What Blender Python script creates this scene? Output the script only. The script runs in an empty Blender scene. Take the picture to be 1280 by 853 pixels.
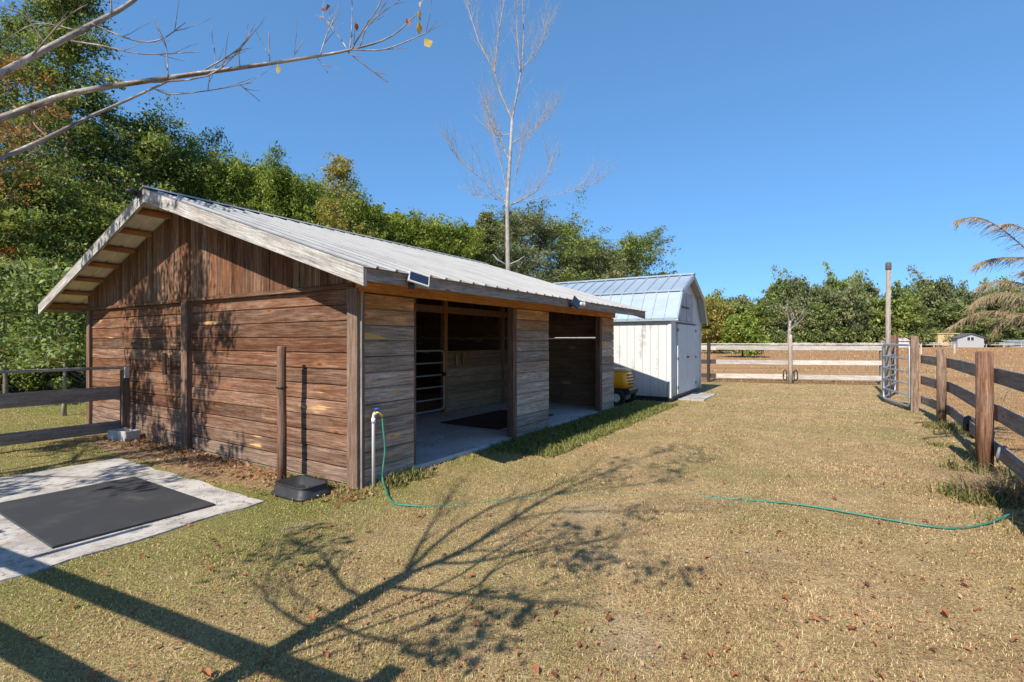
import bpy, math, random
import numpy as np
from mathutils import Vector, Matrix

random.seed(7)
RNG = np.random.default_rng(7)
scene = bpy.context.scene
COL = scene.collection
PI = math.pi

# ------------------------------------------------------------------ frame of the barn
TH = math.atan2(0.841, 0.54)
D1 = Vector((math.cos(TH), math.sin(TH), 0)); D2 = Vector((-math.sin(TH), math.cos(TH), 0))
A = Vector((-1.55, 5.04, 0))
def bw(x, y, z=0.0):
    return A + D1 * x + D2 * y + Vector((0, 0, z))
def wb(x, y):
    d = Vector((x, y, 0)) - A
    return d.dot(D1), d.dot(D2)
SUN_AZ = math.radians(32.0); SUN_EL = math.radians(42.0)
LH = Vector((math.sin(SUN_AZ), math.cos(SUN_AZ), 0))           # the way the light travels over the ground
COT = 1.0 / math.tan(SUN_EL)

# ------------------------------------------------------------------ object helpers
def tag(o, label, cat, group=None, kind=None):
    if label: o['label'] = label
    if cat: o['category'] = cat
    if group: o['group'] = group
    if kind: o['kind'] = kind
    return o
def thing(name, label, cat, loc=(0, 0, 0), rz=0.0, group=None):
    o = bpy.data.objects.new(name, None); COL.objects.link(o)
    o.empty_display_size = 0.2
    o.location = loc; o.rotation_euler = (0, 0, rz)
    return tag(o, label, cat, group)
def copy_tree(o, parent=None):
    c = o.copy(); COL.objects.link(c)
    if parent: c.parent = parent
    for ch in list(o.children): copy_tree(ch, c)
    return c

class MB:
    def __init__(s):
        s.v = []; s.f = []; s.uv = []; s.t = []; s.sm = []; s.m = []
    def face(s, pts, grain, off, tone, smooth=False, mi=0):
        i0 = len(s.v); s.v.extend([tuple(p) for p in pts]); n = len(pts)
        s.f.append(tuple(range(i0, i0 + n)))
        P = [Vector(p) for p in pts]
        nn = (P[1] - P[0]).cross(P[2] - P[0])
        if nn.length > 1e-12: nn.normalize()
        g = Vector(grain)
        if abs(nn.dot(g)) > 0.9:
            g = Vector((0, 0, 1)) if abs(g.z) < 0.9 else Vector((1, 0, 0))
        w = nn.cross(g)
        s.uv.append([(p.dot(g) + off[0], p.dot(w) + off[1]) for p in P])
        s.t.append(tone); s.sm.append(smooth); s.m.append(mi)
    def prism(s, poly, ext, grain=None, tone=(.5, .5, .5), off=None, mi=0):
        """poly: points counter-clockwise as seen from the side opposite to ext"""
        if off is None: off = (random.uniform(0, 50), random.uniform(0, 50))
        ext = Vector(ext); P = [Vector(p) for p in poly]; Q = [p + ext for p in P]
        g = grain if grain is not None else ext.normalized()
        nrm = (P[1] - P[0]).cross(P[2] - P[0])
        if nrm.dot(ext) > 0: P = P[::-1]; Q = Q[::-1]
        s.face(P, g, off, tone, mi=mi); s.face(Q[::-1], g, off, tone, mi=mi)
        n = len(P)
        for i in range(n):
            j = (i + 1) % n
            s.face([P[j], P[i], Q[i], Q[j]], g, off, tone, mi=mi)
    def box(s, x0, x1, y0, y1, z0, z1, grain=None, tone=(.5, .5, .5), c=0.0, mi=0):
        dx, dy, dz = x1 - x0, y1 - y0, z1 - z0
        ax = max((dx, 0), (dy, 1), (dz, 2))[1]
        if c <= 0: c = min(0.004, 0.12 * min(dx, dy, dz))
        if ax == 0:
            a0, a1, b0, b1 = y0, y1, z0, z1; mk = lambda a, b: (x0, a, b); e = (dx, 0, 0)
        elif ax == 1:
            a0, a1, b0, b1 = x0, x1, z0, z1; mk = lambda a, b: (a, y0, b); e = (0, dy, 0)
        else:
            a0, a1, b0, b1 = x0, x1, y0, y1; mk = lambda a, b: (a, b, z0); e = (0, 0, dz)
        poly = [mk(a0 + c, b0), mk(a1 - c, b0), mk(a1, b0 + c), mk(a1, b1 - c), mk(a1 - c, b1), mk(a0 + c, b1), mk(a0, b1 - c), mk(a0, b0 + c)]
        s.prism(poly, e, grain, tone, mi=mi)
    def obox(s, p, q, w, h, up=(0, 0, 1), tone=(.5, .5, .5), c=0.004):
        """a bar from p to q: w across, h along up"""
        p = Vector(p); q = Vector(q); d = (q - p).normalized(); up = Vector(up)
        sd = d.cross(up).normalized(); u2 = sd.cross(d).normalized()
        pts = []
        for a, b in ((-w/2 + c, -h/2), (w/2 - c, -h/2), (w/2, -h/2 + c), (w/2, h/2 - c), (w/2 - c, h/2), (-w/2 + c, h/2), (-w/2, h/2 - c), (-w/2, -h/2 + c)):
            pts.append(p + sd * a + u2 * b)
        s.prism(pts, q - p, d, tone)
    def board(s, p, u, v, n, L, H, T, tone, c=0.006):
        p = Vector(p); u = Vector(u); v = Vector(v); n = Vector(n)
        poly = [p - n * T, p - n * c, p + v * c, p + v * (H - c), p + v * H - n * c, p + v * H - n * T]
        s.prism(poly, u * L, u, tone)
    def tube(s, pts, radii, seg=8, tone=(.5, .5, .5), caps=True, smooth=True, off=None):
        P = [Vector(p) for p in pts]; n = len(P)
        if not hasattr(radii, '__len__'): radii = [radii] * n
        if off is None: off = (random.uniform(0, 50), random.uniform(0, 50))
        rings = []; L = 0.0
        ref = Vector((0, 0, 1))
        d0 = (P[1] - P[0]).normalized()
        if abs(d0.dot(ref)) > 0.9: ref = Vector((1, 0, 0))
        side = d0.cross(ref).normalized()
        base = len(s.v); Ls = []
        for i in range(n):
            if i > 0: L += (P[i] - P[i-1]).length
            Ls.append(L)
            d = (P[min(i+1, n-1)] - P[max(i-1, 0)])
            d = d.normalized() if d.length > 1e-9 else d0
            side = (side - d * side.dot(d))
            side = side.normalized() if side.length > 1e-6 else d.orthogonal().normalized()
            up = d.cross(side)
            for k in range(seg):
                a = 2 * PI * k / seg
                s.v.append(tuple(P[i] + (side * math.cos(a) + up * math.sin(a)) * radii[i]))
        for i in range(n - 1):
            for k in range(seg):
                k2 = (k + 1) % seg
                s.f.append((base + i*seg + k, base + i*seg + k2, base + (i+1)*seg + k2, base + (i+1)*seg + k))
                w = 2 * PI * max(radii[i], 1e-3)
                s.uv.append([(Ls[i] + off[0], k/seg*w + off[1]), (Ls[i] + off[0], (k+1)/seg*w + off[1]), (Ls[i+1] + off[0], (k+1)/seg*w + off[1]), (Ls[i+1] + off[0], k/seg*w + off[1])])
                s.t.append(tone); s.sm.append(smooth); s.m.append(0)
        if caps:
            for i, rev in ((0, True), (n - 1, False)):
                idx = [base + i*seg + k for k in range(seg)]
                if rev: idx = idx[::-1]
                s.f.append(tuple(idx)); s.uv.append([(s.v[j][0] + off[0], s.v[j][1] + off[1]) for j in idx])
                s.t.append(tone); s.sm.append(False); s.m.append(0)
    def lathe(s, prof, c, seg=16, axis='z', tone=(.5, .5, .5), sx=1.0, sy=1.0, smooth=True):
        c = Vector(c); base = len(s.v); n = len(prof)
        for r, h in prof:
            for k in range(seg):
                a = 2 * PI * k / seg; x, y = r * math.cos(a) * sx, r * math.sin(a) * sy
                p = {'z': (x, y, h), 'x': (h, x, y), 'y': (y, h, x)}[axis]
                s.v.append(tuple(c + Vector(p)))
        for i in range(n - 1):
            for k in range(seg):
                k2 = (k + 1) % seg
                s.f.append((base + i*seg + k, base + i*seg + k2, base + (i+1)*seg + k2, base + (i+1)*seg + k))
                s.uv.append([(k/seg, i/n)] * 4); s.t.append(tone); s.sm.append(smooth); s.m.append(0)
        for i, rev in ((0, True), (n - 1, False)):
            if prof[i][0] < 1e-5: continue
            idx = [base + i*seg + k for k in range(seg)]
            s.f.append(tuple(idx[::-1] if rev else idx)); s.uv.append([(0, 0)] * seg); s.t.append(tone); s.sm.append(False); s.m.append(0)
    def build(s, name, mat, parent=None, loc=None, rz=None):
        me = bpy.data.meshes.new(name); me.from_pydata(s.v, [], s.f)
        ul = me.uv_layers.new(name='UVMap'); flat = [c for f in s.uv for uv in f for c in uv]
        ul.data.foreach_set('uv', flat)
        ca = me.color_attributes.new(name='tone', type='FLOAT_COLOR', domain='CORNER')
        cl = []
        for f, t in zip(s.f, s.t): cl.extend(list((t[0], t[1], t[2], 1.0)) * len(f))
        ca.data.foreach_set('color', cl)
        me.polygons.foreach_set('use_smooth', s.sm)
        mats = mat if isinstance(mat, (list, tuple)) else [mat]
        for m in mats: me.materials.append(m)
        if len(mats) > 1: me.polygons.foreach_set('material_index', s.m)
        me.update()
        o = bpy.data.objects.new(name, me); COL.objects.link(o)
        if parent: o.parent = parent
        if loc is not None: o.location = loc
        if rz is not None: o.rotation_euler = (0, 0, rz)
        return o

def np_mesh(name, V, F4, tone, mat, parent=None, tri=None, tri_tone=None):
    """numpy mesh: V n x 3, F4 m x 4 (and tri k x 3), tone per face (m x 3)"""
    me = bpy.data.meshes.new(name)
    m = len(F4); k = 0 if tri is None else len(tri)
    me.vertices.add(len(V)); me.vertices.foreach_set('co', np.ascontiguousarray(V, dtype=np.float32).ravel())
    me.loops.add(m * 4 + k * 3); me.polygons.add(m + k)
    li = F4.astype(np.int32).ravel(); tot = np.full(m, 4, np.int32)
    if k: li = np.concatenate([li, tri.astype(np.int32).ravel()]); tot = np.concatenate([tot, np.full(k, 3, np.int32)])
    me.loops.foreach_set('vertex_index', li)
    me.polygons.foreach_set('loop_start', np.concatenate([[0], np.cumsum(tot)[:-1]]).astype(np.int32))
    ca = me.color_attributes.new(name='tone', type='FLOAT_COLOR', domain='CORNER')
    tt = np.repeat(tone, 4, axis=0)
    if k: tt = np.concatenate([tt, np.repeat(tri_tone, 3, axis=0)])
    ca.data.foreach_set('color', np.concatenate([tt, np.ones((len(tt), 1))], axis=1).astype(np.float32).ravel())
    me.materials.append(mat); me.update(calc_edges=True); me.validate()
    o = bpy.data.objects.new(name, me); COL.objects.link(o)
    if parent: o.parent = parent
    return o

# ------------------------------------------------------------------ material helpers
class NT:
    def __init__(s, name):
        s.mat = bpy.data.materials.new(name); s.mat.use_nodes = True
        s.nt = s.mat.node_tree; s.nt.nodes.clear()
        s.out = s.nt.nodes.new('ShaderNodeOutputMaterial')
    def n(s, t, **kw):
        nd = s.nt.nodes.new('ShaderNode' + t)
        for k, v in kw.items():
            setattr(nd, k, v)
        return nd
    def put(s, sock, v):
        if v is None: return
        if isinstance(v, bpy.types.NodeSocket): s.nt.links.new(v, sock)
        elif hasattr(v, '__len__'):
            v = tuple(v)
            if sock.type == 'RGBA' and len(v) == 3: v = v + (1,)
            sock.default_value = v
        else: sock.default_value = v
    def math(s, op, a, b=None, c=None, clamp=False):
        nd = s.n('Math', operation=op, use_clamp=clamp); s.put(nd.inputs[0], a); s.put(nd.inputs[1], b)
        if c is not None: s.put(nd.inputs[2], c)
        return nd.outputs[0]
    def mix(s, f, a, b, blend='MIX'):
        nd = s.n('Mix', data_type='RGBA', blend_type=blend, clamp_factor=True)
        s.put(nd.inputs[0], f); s.put(nd.inputs[6], a); s.put(nd.inputs[7], b); return nd.outputs[2]
    def noise(s, vec, scale, detail=4, rough=.55, dist=0.0):
        nd = s.n('TexNoise'); s.put(nd.inputs['Vector'], vec); nd.inputs['Scale'].default_value = scale
        nd.inputs['Detail'].default_value = detail; nd.inputs['Roughness'].default_value = rough; nd.inputs['Distortion'].default_value = dist
        return nd.outputs['Fac']
    def voro(s, vec, scale, feature='F1'):
        nd = s.n('TexVoronoi', feature=feature); s.put(nd.inputs['Vector'], vec); nd.inputs['Scale'].default_value = scale
        return nd
    def map(s, vec, scale=(1, 1, 1), loc=(0, 0, 0)):
        nd = s.n('Mapping'); s.put(nd.inputs['Vector'], vec); nd.inputs['Scale'].default_value = scale; nd.inputs['Location'].default_value = loc
        return nd.outputs[0]
    def ss(s, v, lo, hi, a=0.0, b=1.0):
        nd = s.n('MapRange', interpolation_type='SMOOTHSTEP'); s.put(nd.inputs[0], v)
        nd.inputs[1].default_value = lo; nd.inputs[2].default_value = hi; nd.inputs[3].default_value = a; nd.inputs[4].default_value = b
        return nd.outputs[0]
    def lin(s, v, lo, hi, a, b):
        nd = s.n('MapRange'); s.put(nd.inputs[0], v)
        nd.inputs[1].default_value = lo; nd.inputs[2].default_value = hi; nd.inputs[3].default_value = a; nd.inputs[4].default_value = b
        return nd.outputs[0]
    def bump(s, h, strength, dist):
        nd = s.n('Bump'); s.put(nd.inputs['Height'], h); nd.inputs['Strength'].default_value = strength; nd.inputs['Distance'].default_value = dist
        return nd.outputs[0]
    def pbsdf(s, col, rough=.8, metal=0.0, bump=None, spec=.3):
        nd = s.n('BsdfPrincipled'); s.put(nd.inputs['Base Color'], col); s.put(nd.inputs['Roughness'], rough)
        s.put(nd.inputs['Metallic'], metal); s.put(nd.inputs['Specular IOR Level'], spec)
        if bump is not None: s.nt.links.new(bump, nd.inputs['Normal'])
        s.nt.links.new(nd.outputs[0], s.out.inputs['Surface']); return nd
    def tone(s):
        a = s.n('Attribute', attribute_name='tone'); sp = s.n('SeparateColor'); s.nt.links.new(a.outputs['Color'], sp.inputs[0]); return sp.outputs
    def uv(s): return s.n('UVMap', uv_map='UVMap').outputs[0]
    def obj(s): return s.n('TexCoord').outputs['Object']
    def pos(s): return s.n('NewGeometry').outputs['Position']

def wood(name, warm, cool, patch=(.50, .30, .10), contrast=1.0, bump=.5, rough=.85, knots=True, blot=1.0):
    """tone.r lightness, tone.g weathering, tone.b bare yellow patches"""
    m = NT(name); uv = m.uv(); T = m.tone()
    warp = m.noise(m.map(uv, (1.2, 4, 1)), 1.0, 3)
    wv = m.n('CombineXYZ'); m.put(wv.inputs[1], m.math('MULTIPLY', m.math('SUBTRACT', warp, .5), .05))
    uvw = m.n('VectorMath', operation='ADD'); m.put(uvw.inputs[0], uv); m.put(uvw.inputs[1], wv.outputs[0]); uvw = uvw.outputs[0]
    grain = m.noise(m.map(uvw, (3.6, 80, 1)), 1.0, 6, .65)
    streak = m.noise(m.map(uvw, (1.3, 19, 1)), 1.0, 5, .6)
    blotch = m.noise(m.pos(), 1.7, 5, .65)
    fine = m.noise(m.pos(), 22, 4, .6)
    w = m.math('ADD', T[1], m.math('MULTIPLY', m.math('SUBTRACT', streak, .5), 1.1))
    w = m.math('ADD', w, m.math('MULTIPLY', m.math('SUBTRACT', blotch, .5), 1.1 * blot), clamp=True)
    c = m.mix(w, warm, cool)
    k = m.math('MULTIPLY', m.lin(grain, .3, .7, 1 - .5 * contrast, 1 + .38 * contrast), m.lin(T[0], 0, 1, .62, 1.36))
    k = m.math('MULTIPLY', k, m.lin(streak, .3, .7, 1 - .28 * contrast, 1 + .2 * contrast))
    k = m.math('MULTIPLY', k, m.lin(fine, .3, .7, .88, 1.1))
    kk = m.n('CombineColor'); [m.put(kk.inputs[i], k) for i in range(3)]
    c = m.mix(1.0, c, kk.outputs[0], 'MULTIPLY')
    pn = m.noise(m.map(uvw, (.8, 7, 1), (31, 7, 0)), 1.0, 3, .6)
    pf = m.math('MULTIPLY', m.ss(pn, .62, .68), m.ss(T[2], .45, .8))
    c = m.mix(m.math('MULTIPLY', pf, .85), c, m.mix(grain, patch, [min(1, x * 1.35) for x in patch]))
    h = grain
    if knots:
        v = m.voro(m.map(uv, (1.5, 5.2, 1)), 1.0); d = v.outputs['Distance']
        kn = m.ss(d, .045, .11, 1, 0); ring = m.ss(d, .10, .26, 1, 0)
        pick = m.n('SeparateColor'); m.put(pick.inputs[0], v.outputs['Color'])
        sel = m.ss(pick.outputs[0], .4, .45)
        c = m.mix(m.math('MULTIPLY', m.math('MULTIPLY', ring, sel), .55), c, [x * 1.9 for x in warm])
        c = m.mix(m.math('MULTIPLY', m.math('MULTIPLY', kn, sel), .75), c, [x * .35 for x in warm])
    bp = m.bump(m.math('ADD', grain, m.math('MULTIPLY', streak, .6)), bump, .006)
    m.pbsdf(c, rough, 0, bp, .15); return m.mat

def plain(name, col, rough=.6, metal=0.0, var=.15, scale=8, spec=.4, bump=0.0, dirt=None, dirt_amt=0.0, dirt_scale=3.0):
    m = NT(name); P = m.pos(); n1 = m.noise(P, scale, 5, .6)
    k = m.lin(n1, .3, .7, 1 - var, 1 + var); kk = m.n('CombineColor'); [m.put(kk.inputs[i], k) for i in range(3)]
    c = m.mix(1.0, col, kk.outputs[0], 'MULTIPLY')
    if dirt is not None:
        d = m.noise(P, dirt_scale, 6, .7); c = m.mix(m.math('MULTIPLY', m.ss(d, .5, .72), dirt_amt), c, dirt)
    m.pbsdf(c, rough, metal, m.bump(n1, bump, .004) if bump else None, spec); return m.mat

def leafmat(name, dark, light, third=None, trans=.35, rough=.55):
    m = NT(name); T = m.tone()
    c = m.mix(T[0], dark, light)
    if third is not None: c = m.mix(m.ss(T[1], .55, .95), c, third)
    d = m.n('BsdfPrincipled'); m.put(d.inputs['Base Color'], c); d.inputs['Roughness'].default_value = rough; d.inputs['Specular IOR Level'].default_value = .25
    t = m.n('BsdfTranslucent'); m.put(t.inputs[0], m.mix(1.0, c, (1.25, 1.2, .6), 'MULTIPLY'))
    mx = m.n('MixShader'); mx.inputs[0].default_value = trans
    m.nt.links.new(d.outputs[0], mx.inputs[1]); m.nt.links.new(t.outputs[0], mx.inputs[2]); m.nt.links.new(mx.outputs[0], m.out.inputs[0])
    return m.mat

def barkmat(name, col, col2, scale=1.0, spots=0.0):
    m = NT(name); uv = m.uv()
    g = m.noise(m.map(uv, (3 * scale, 26 * scale, 1)), 1, 5, .65); b = m.noise(m.pos(), 5 * scale, 5, .7)
    c = m.mix(m.ss(b, .35, .68), col, col2); sp_ = m.noise(m.map(uv, (30, 45, 1)), 1, 3, .6); c = m.mix(m.math('MULTIPLY', m.ss(sp_, .56, .66), spots), c, (.60, .57, .52)); c = m.mix(m.math('MULTIPLY', m.ss(sp_, .42, .34), spots), c, (.11, .075, .055))
    k = m.lin(g, .3, .7, .6, 1.25); kk = m.n('CombineColor'); [m.put(kk.inputs[i], k) for i in range(3)]
    m.pbsdf(m.mix(1, c, kk.outputs[0], 'MULTIPLY'), .9, 0, m.bump(g, .5, .01), .15); return m.mat

M = {}
M['siding'] = wood('siding_wood', (.160, .070, .036), (.245, .168, .124), contrast=1.45, patch=(.60, .36, .13))
M['front_siding'] = wood('front_siding_wood', (.42, .22, .09), (.38, .312, .258), blot=.7, contrast=1.25)
M['vertical'] = wood('vertical_wood', (.160, .068, .033), (.240, .155, .105), contrast=1.6, knots=False)
M['fascia'] = wood('fascia_wood', (.24, .185, .145), (.350, .330, .310), contrast=1.2)
M['orange'] = wood('unweathered_wood', (.46, .215, .070), (.33, .185, .10))
M['inner'] = wood('inner_wood', (.40, .23, .125), (.38, .265, .175))
M['post'] = wood('post_wood', (.165, .085, .052), (.230, .175, .140), contrast=1.2, knots=False)
M['rail'] = wood('rail_wood', (.210, .150, .110), (.290, .245, .215))
M['pale_rail'] = wood('pale_rail_wood', (.35, .30, .25), (.45, .415, .38), contrast=.8)
M['shed_shade_rail'] = wood('shed_shade_wood', (.050, .040, .034), (.075, .066, .060))  # shed shade put into the wood colour: back fence end planks and post
M['red_post'] = wood('red_post_wood', (.215, .108, .065), (.255, .19, .145), contrast=1.6, knots=False)
M['grey_post'] = wood('grey_post_wood', (.30, .24, .185), (.38, .335, .285), contrast=1.0, knots=False)

def roofmat(name, col, dirt, amt, rough, metal):
    m = NT(name); P = m.pos(); O = m.obj()
    a = m.noise(P, 1.3, 5, .6); b = m.noise(m.map(O, (9, 1.2, 1)), 1, 5, .65); f = m.noise(P, 40, 3, .6)
    c = m.mix(m.math('MULTIPLY', m.ss(m.math('ADD', m.math('MULTIPLY', a, .5), m.math('MULTIPLY', b, .5)), .45, .62), amt), col, dirt)
    m.pbsdf(c, m.lin(f, .3, .7, rough - .06, rough + .08), metal, m.bump(a, .08, .01), .4); return m.mat
M['roof'] = roofmat('galvanised_roofing', (.30, .296, .29), (.21, .21, .21), .7, .55, .15)
M['soffit'] = roofmat('roofing_underside', (.80, .74, .64), (.60, .52, .42), .7, .55, .0)
M['shed_roof'] = roofmat('shed_roofing', (.34, .41, .48), (.27, .33, .39), .6, .45, .3)
M['rubber'] = plain('black_rubber', (.022, .022, .024), .55, 0, .25, 12, .4, .2, (.10, .095, .085), .5, 5)
M['galv'] = plain('galvanised_tube', (.50, .52, .54), .38, .75, .15, 14, .5, 0, (.30, .29, .27), .5, 6)
M['white_tube'] = plain('pale_tube', (.42, .42, .40), .45, .2, .12, 14, .5, 0, (.35, .30, .25), .4, 9)
M['pvc'] = plain('white_pvc', (.72, .71, .68), .4, 0, .06, 14, .5, 0, (.45, .42, .35), .4, 8)
M['hose'] = plain('green_hose', (.030, .175, .120), .5, 0, .3, 10, .4, 0, (.20, .20, .13), .6, 9)
M['blue'] = plain('blue_handle', (.02, .10, .42), .4)
M['brass'] = plain('brass', (.45, .30, .10), .35, .8)
M['cap'] = plain('weathered_cap', (.10, .085, .075), .8, 0, .3, 20)
M['iron'] = plain('dark_iron', (.035, .033, .032), .5, .5)
M['block'] = plain('concrete_block', (.50, .48, .45), .95, 0, .2, 30, .2, .5)
M['panel_glass'] = plain('solar_cell', (.012, .018, .035), .12, 0, .1, 20, .8)
M['white_plastic'] = plain('white_plastic', (.52, .52, .50), .45)
M['dark_plastic'] = plain('dark_plastic', (.03, .03, .032), .5)
M['yellow'] = plain('yellow_paint', (.88, .38, .012), .3, 0, .06, 4, .5, 0, (.40, .24, .08), .3, 6)
M['tyre'] = plain('tyre_rubber', (.020, .020, .020), .8, 0, .2, 20, .3, .3)
M['rim'] = plain('pale_rim', (.72, .69, .60), .4, .2)
M['dusty_black'] = plain('worn_black', (.028, .028, .030), .55, 0, .2, 10, .4)
M['tan_plastic'] = plain('tan_panel', (.50, .38, .20), .6, 0, .1, 6)

def matmat():
    m = NT('rubber_mat'); P = m.pos(); O = m.obj()
    r = m.n('VectorMath', operation='LENGTH'); m.put(r.inputs[0], m.map(O, (1.0, 1.5, 1), (-.12, .04, 0)))
    wob = m.noise(P, 3.2, 4, .6)
    d = m.math('ADD', r.outputs['Value'], m.math('MULTIPLY', wob, .9))
    ring = m.math('MULTIPLY', m.ss(d, .50, .58), m.ss(d, .70, .60))
    dust = m.ss(m.noise(P, 2.2, 6, .7), .46, .75)
    c = m.mix(m.math('MULTIPLY', m.math('MULTIPLY', ring, dust), .5), m.mix(m.math('MULTIPLY', dust, .6), (.040, .041, .044), (.085, .083, .08)), (.15, .145, .135))
    f = m.noise(P, 160, 2); m.pbsdf(c, .62, 0, m.bump(f, .3, .002), .35); return m.mat
M['mat'] = matmat()

def concmat(name, col, dark, stain):
    m = NT(name); P = m.pos()
    a = m.noise(P, 1.6, 7, .68); b = m.noise(P, 9, 6, .7); f = m.noise(P, 90, 3, .6)
    c = m.mix(m.ss(a, .42, .64), col, dark); c = m.mix(m.math('MULTIPLY', m.ss(b, .50, .66), .6), c, stain); c = m.mix(m.math('MULTIPLY', m.ss(m.noise(P, .9, 7, .75), .50, .62), .5), c, [stain[0] * 1.5, stain[1] * 1.3, stain[2] * 1.05]); c = m.mix(m.math('MULTIPLY', m.ss(m.math('ABSOLUTE', m.math('SUBTRACT', m.noise(P, 1.1, 5, .6, .4), .5)), .006, .001), .7), c, (.12, .11, .10))
    k = m.lin(f, .3, .7, .82, 1.12); kk = m.n('CombineColor'); [m.put(kk.inputs[i], k) for i in range(3)]
    m.pbsdf(m.mix(1, c, kk.outputs[0], 'MULTIPLY'), .92, 0, m.bump(m.math('ADD', f, m.math('MULTIPLY', b, 2)), .4, .004), .2); return m.mat
M['concrete'] = concmat('pad_concrete', (.50, .465, .425), (.34, .31, .28), (.19, .17, .15))
M['floor'] = concmat('barn_floor_concrete', (.55, .55, .55), (.44, .44, .44), (.36, .35, .34))

def shedmat():
    m = NT('white_board_paint'); P = m.pos(); O = m.obj()
    a = m.noise(m.map(O, (5, 5, .9)), 1, 6, .7); b = m.noise(O, 2.5, 5, .65); f = m.noise(m.map(O, (60, 60, 4)), 1, 3)
    st = m.math('MULTIPLY', m.ss(a, .52, .66), m.ss(b, .44, .60))
    c = m.mix(m.math('MULTIPLY', st, .75), (.55, .55, .54), (.22, .21, .195)); c = m.mix(m.math('MULTIPLY', m.ss(f, .62, .75), .25), c, (.45, .44, .42))
    sz_ = m.n('SeparateXYZ'); m.put(sz_.inputs[0], P); c = m.mix(m.math('MULTIPLY', m.ss(m.math('ADD', sz_.outputs[2], m.math('MULTIPLY', a, .5)), .75, .35), .6), c, (.30, .25, .19))
    m.pbsdf(c, .65, 0, m.bump(f, .2, .003), .3); return m.mat
M['shed'] = shedmat()
M['loft'] = plain('weathered_grey_paint', (.36, .37, .38), .7, 0, .2, 6, .3, .2, (.22, .21, .20), .6, 5)
M['cloth'] = plain('grey_cloth', (.20, .20, .21), .9)
M['shed_trim'] = plain('white_trim', (.54, .55, .56), .6, 0, .08, 10, .3, 0, (.45, .44, .42), .4, 7)

# lawn and field: one sheet, dry straw, greener where it is watered, red brown field beyond the fences
FA = Vector((7.7, 8.94, 0))
def lawn_zone(m, P):
    sp = m.n('SeparateXYZ'); m.put(sp.inputs[0], P); X, Y = sp.outputs[0], sp.outputs[1]
    # right of the right fence
    r = m.math('SUBTRACT', m.math('MULTIPLY', m.math('SUBTRACT', X, 7.7), .84), m.math('MULTIPLY', m.math('SUBTRACT', Y, 8.94), .54))
    # beyond the back fence
    b = m.math('ADD', m.math('MULTIPLY', m.math('SUBTRACT', X, 7.25), .26), m.math('SUBTRACT', Y, 18.2))
    n = m.noise(P, .8, 4)
    n = m.math('MULTIPLY', m.math('SUBTRACT', n, .5), 2.0)
    f = m.math('MAXIMUM', m.ss(m.math('ADD', r, n), -.1, .9), m.math('MULTIPLY', m.ss(m.math('ADD', b, n), -.6, .8), m.ss(X, 3.5, 6.5)))
    return f, X, Y
PATCH = [(789, 803, .2, .26), (735, 640, .3, .3)]
def patch_xy(): return [((px - 640) * (1.5 * 623 / (py - 426.5)) / 623, 1.5 * 623 / (py - 426.5), a, b) for px, py, a, b in PATCH]
def groundmat():
    m = NT('lawn_ground'); P = m.pos(); f, X, Y = lawn_zone(m, P)
    n1 = m.noise(P, .55, 5, .6); n2 = m.noise(P, 2.3, 6, .65); n3 = m.noise(P, 14, 6, .7); n4 = m.noise(P, 55, 4, .7)
    sx = m.noise(m.map(P, (.15, .9, 1)), 1, 5, .6)
    straw = m.mix(m.ss(n2, .36, .64), (.50, .355, .180), (.37, .255, .125))
    green = m.mix(n3, (.165, .180, .048), (.260, .260, .085))
    barn = m.math('ADD', m.math('MULTIPLY', m.math('SUBTRACT', X, -1.55), .841), m.math('MULTIPLY', m.math('SUBTRACT', Y, 5.04), -.54))
    gw = m.math('ADD', m.math('MULTIPLY', m.math('ADD', m.ss(barn, 2.2, -.1), m.math('MULTIPLY', m.ss(X, .8, -2.0), .45)), .45), m.math('MULTIPLY', m.math('SUBTRACT', n1, .49), 2.3))
    gw = m.math('ADD', gw, m.math('MULTIPLY', m.math('SUBTRACT', n3, .5), 1.3), clamp=True)
    c = m.mix(gw, straw, green)
    bare = m.math('MULTIPLY', m.ss(m.noise(P, .9, 5, .6), .62, .70), .7)
    c = m.mix(bare, c, (.36, .28, .19))
    for px_, py_, ra, rb in patch_xy():
        vv = m.n('VectorMath', operation='LENGTH'); m.put(vv.inputs[0], m.map(P, (1 / ra, 1 / rb, 0), (-px_ / ra, -py_ / rb, 0)))
        c = m.mix(m.math('MULTIPLY', m.ss(m.math('ADD', vv.outputs['Value'], m.math('MULTIPLY', m.math('SUBTRACT', n3, .5), 2.2)), 1.2, .3), .4), c, (.46, .35, .25))
    fld = m.mix(m.ss(m.math('ADD', m.math('MULTIPLY', sx, .7), m.math('MULTIPLY', n2, .3)), .38, .62), (.38, .200, .095), (.47, .300, .150))
    fld = m.mix(m.math('MULTIPLY', m.ss(Y, 24, 55), .6), fld, (.36, .185, .090))
    rows = m.noise(m.map(P, (.05, 1.6, 1)), 1, 4, .6)
    fld = m.mix(m.math('MULTIPLY', m.ss(rows, .50, .66), .55), fld, (.30, .17, .080)); fld = m.mix(m.math('MULTIPLY', m.ss(m.noise(m.map(P, (.12, .35, 1), (9, 4, 0)), 1, 6, .7), .56, .66), .6), fld, (.30, .27, .105))
    c = m.mix(f, c, fld)
    k = m.math('MULTIPLY', m.lin(n4, .30, .70, .40, 1.45), m.lin(n3, .3, .7, .82, 1.15)); kk = m.n('CombineColor'); [m.put(kk.inputs[i], k) for i in range(3)]
    c = m.mix(1, c, kk.outputs[0], 'MULTIPLY')
    m.pbsdf(c, .95, 0, m.bump(m.math('ADD', n4, m.math('MULTIPLY', n3, 1.5)), .8, .03), .1); return m.mat
M['ground'] = groundmat()
M['litter_soil'] = plain('leaf_litter_soil', (.24, .155, .088), .95, 0, .45, 30, .1, .6, (.30, .19, .11), .8, 16)

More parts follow.
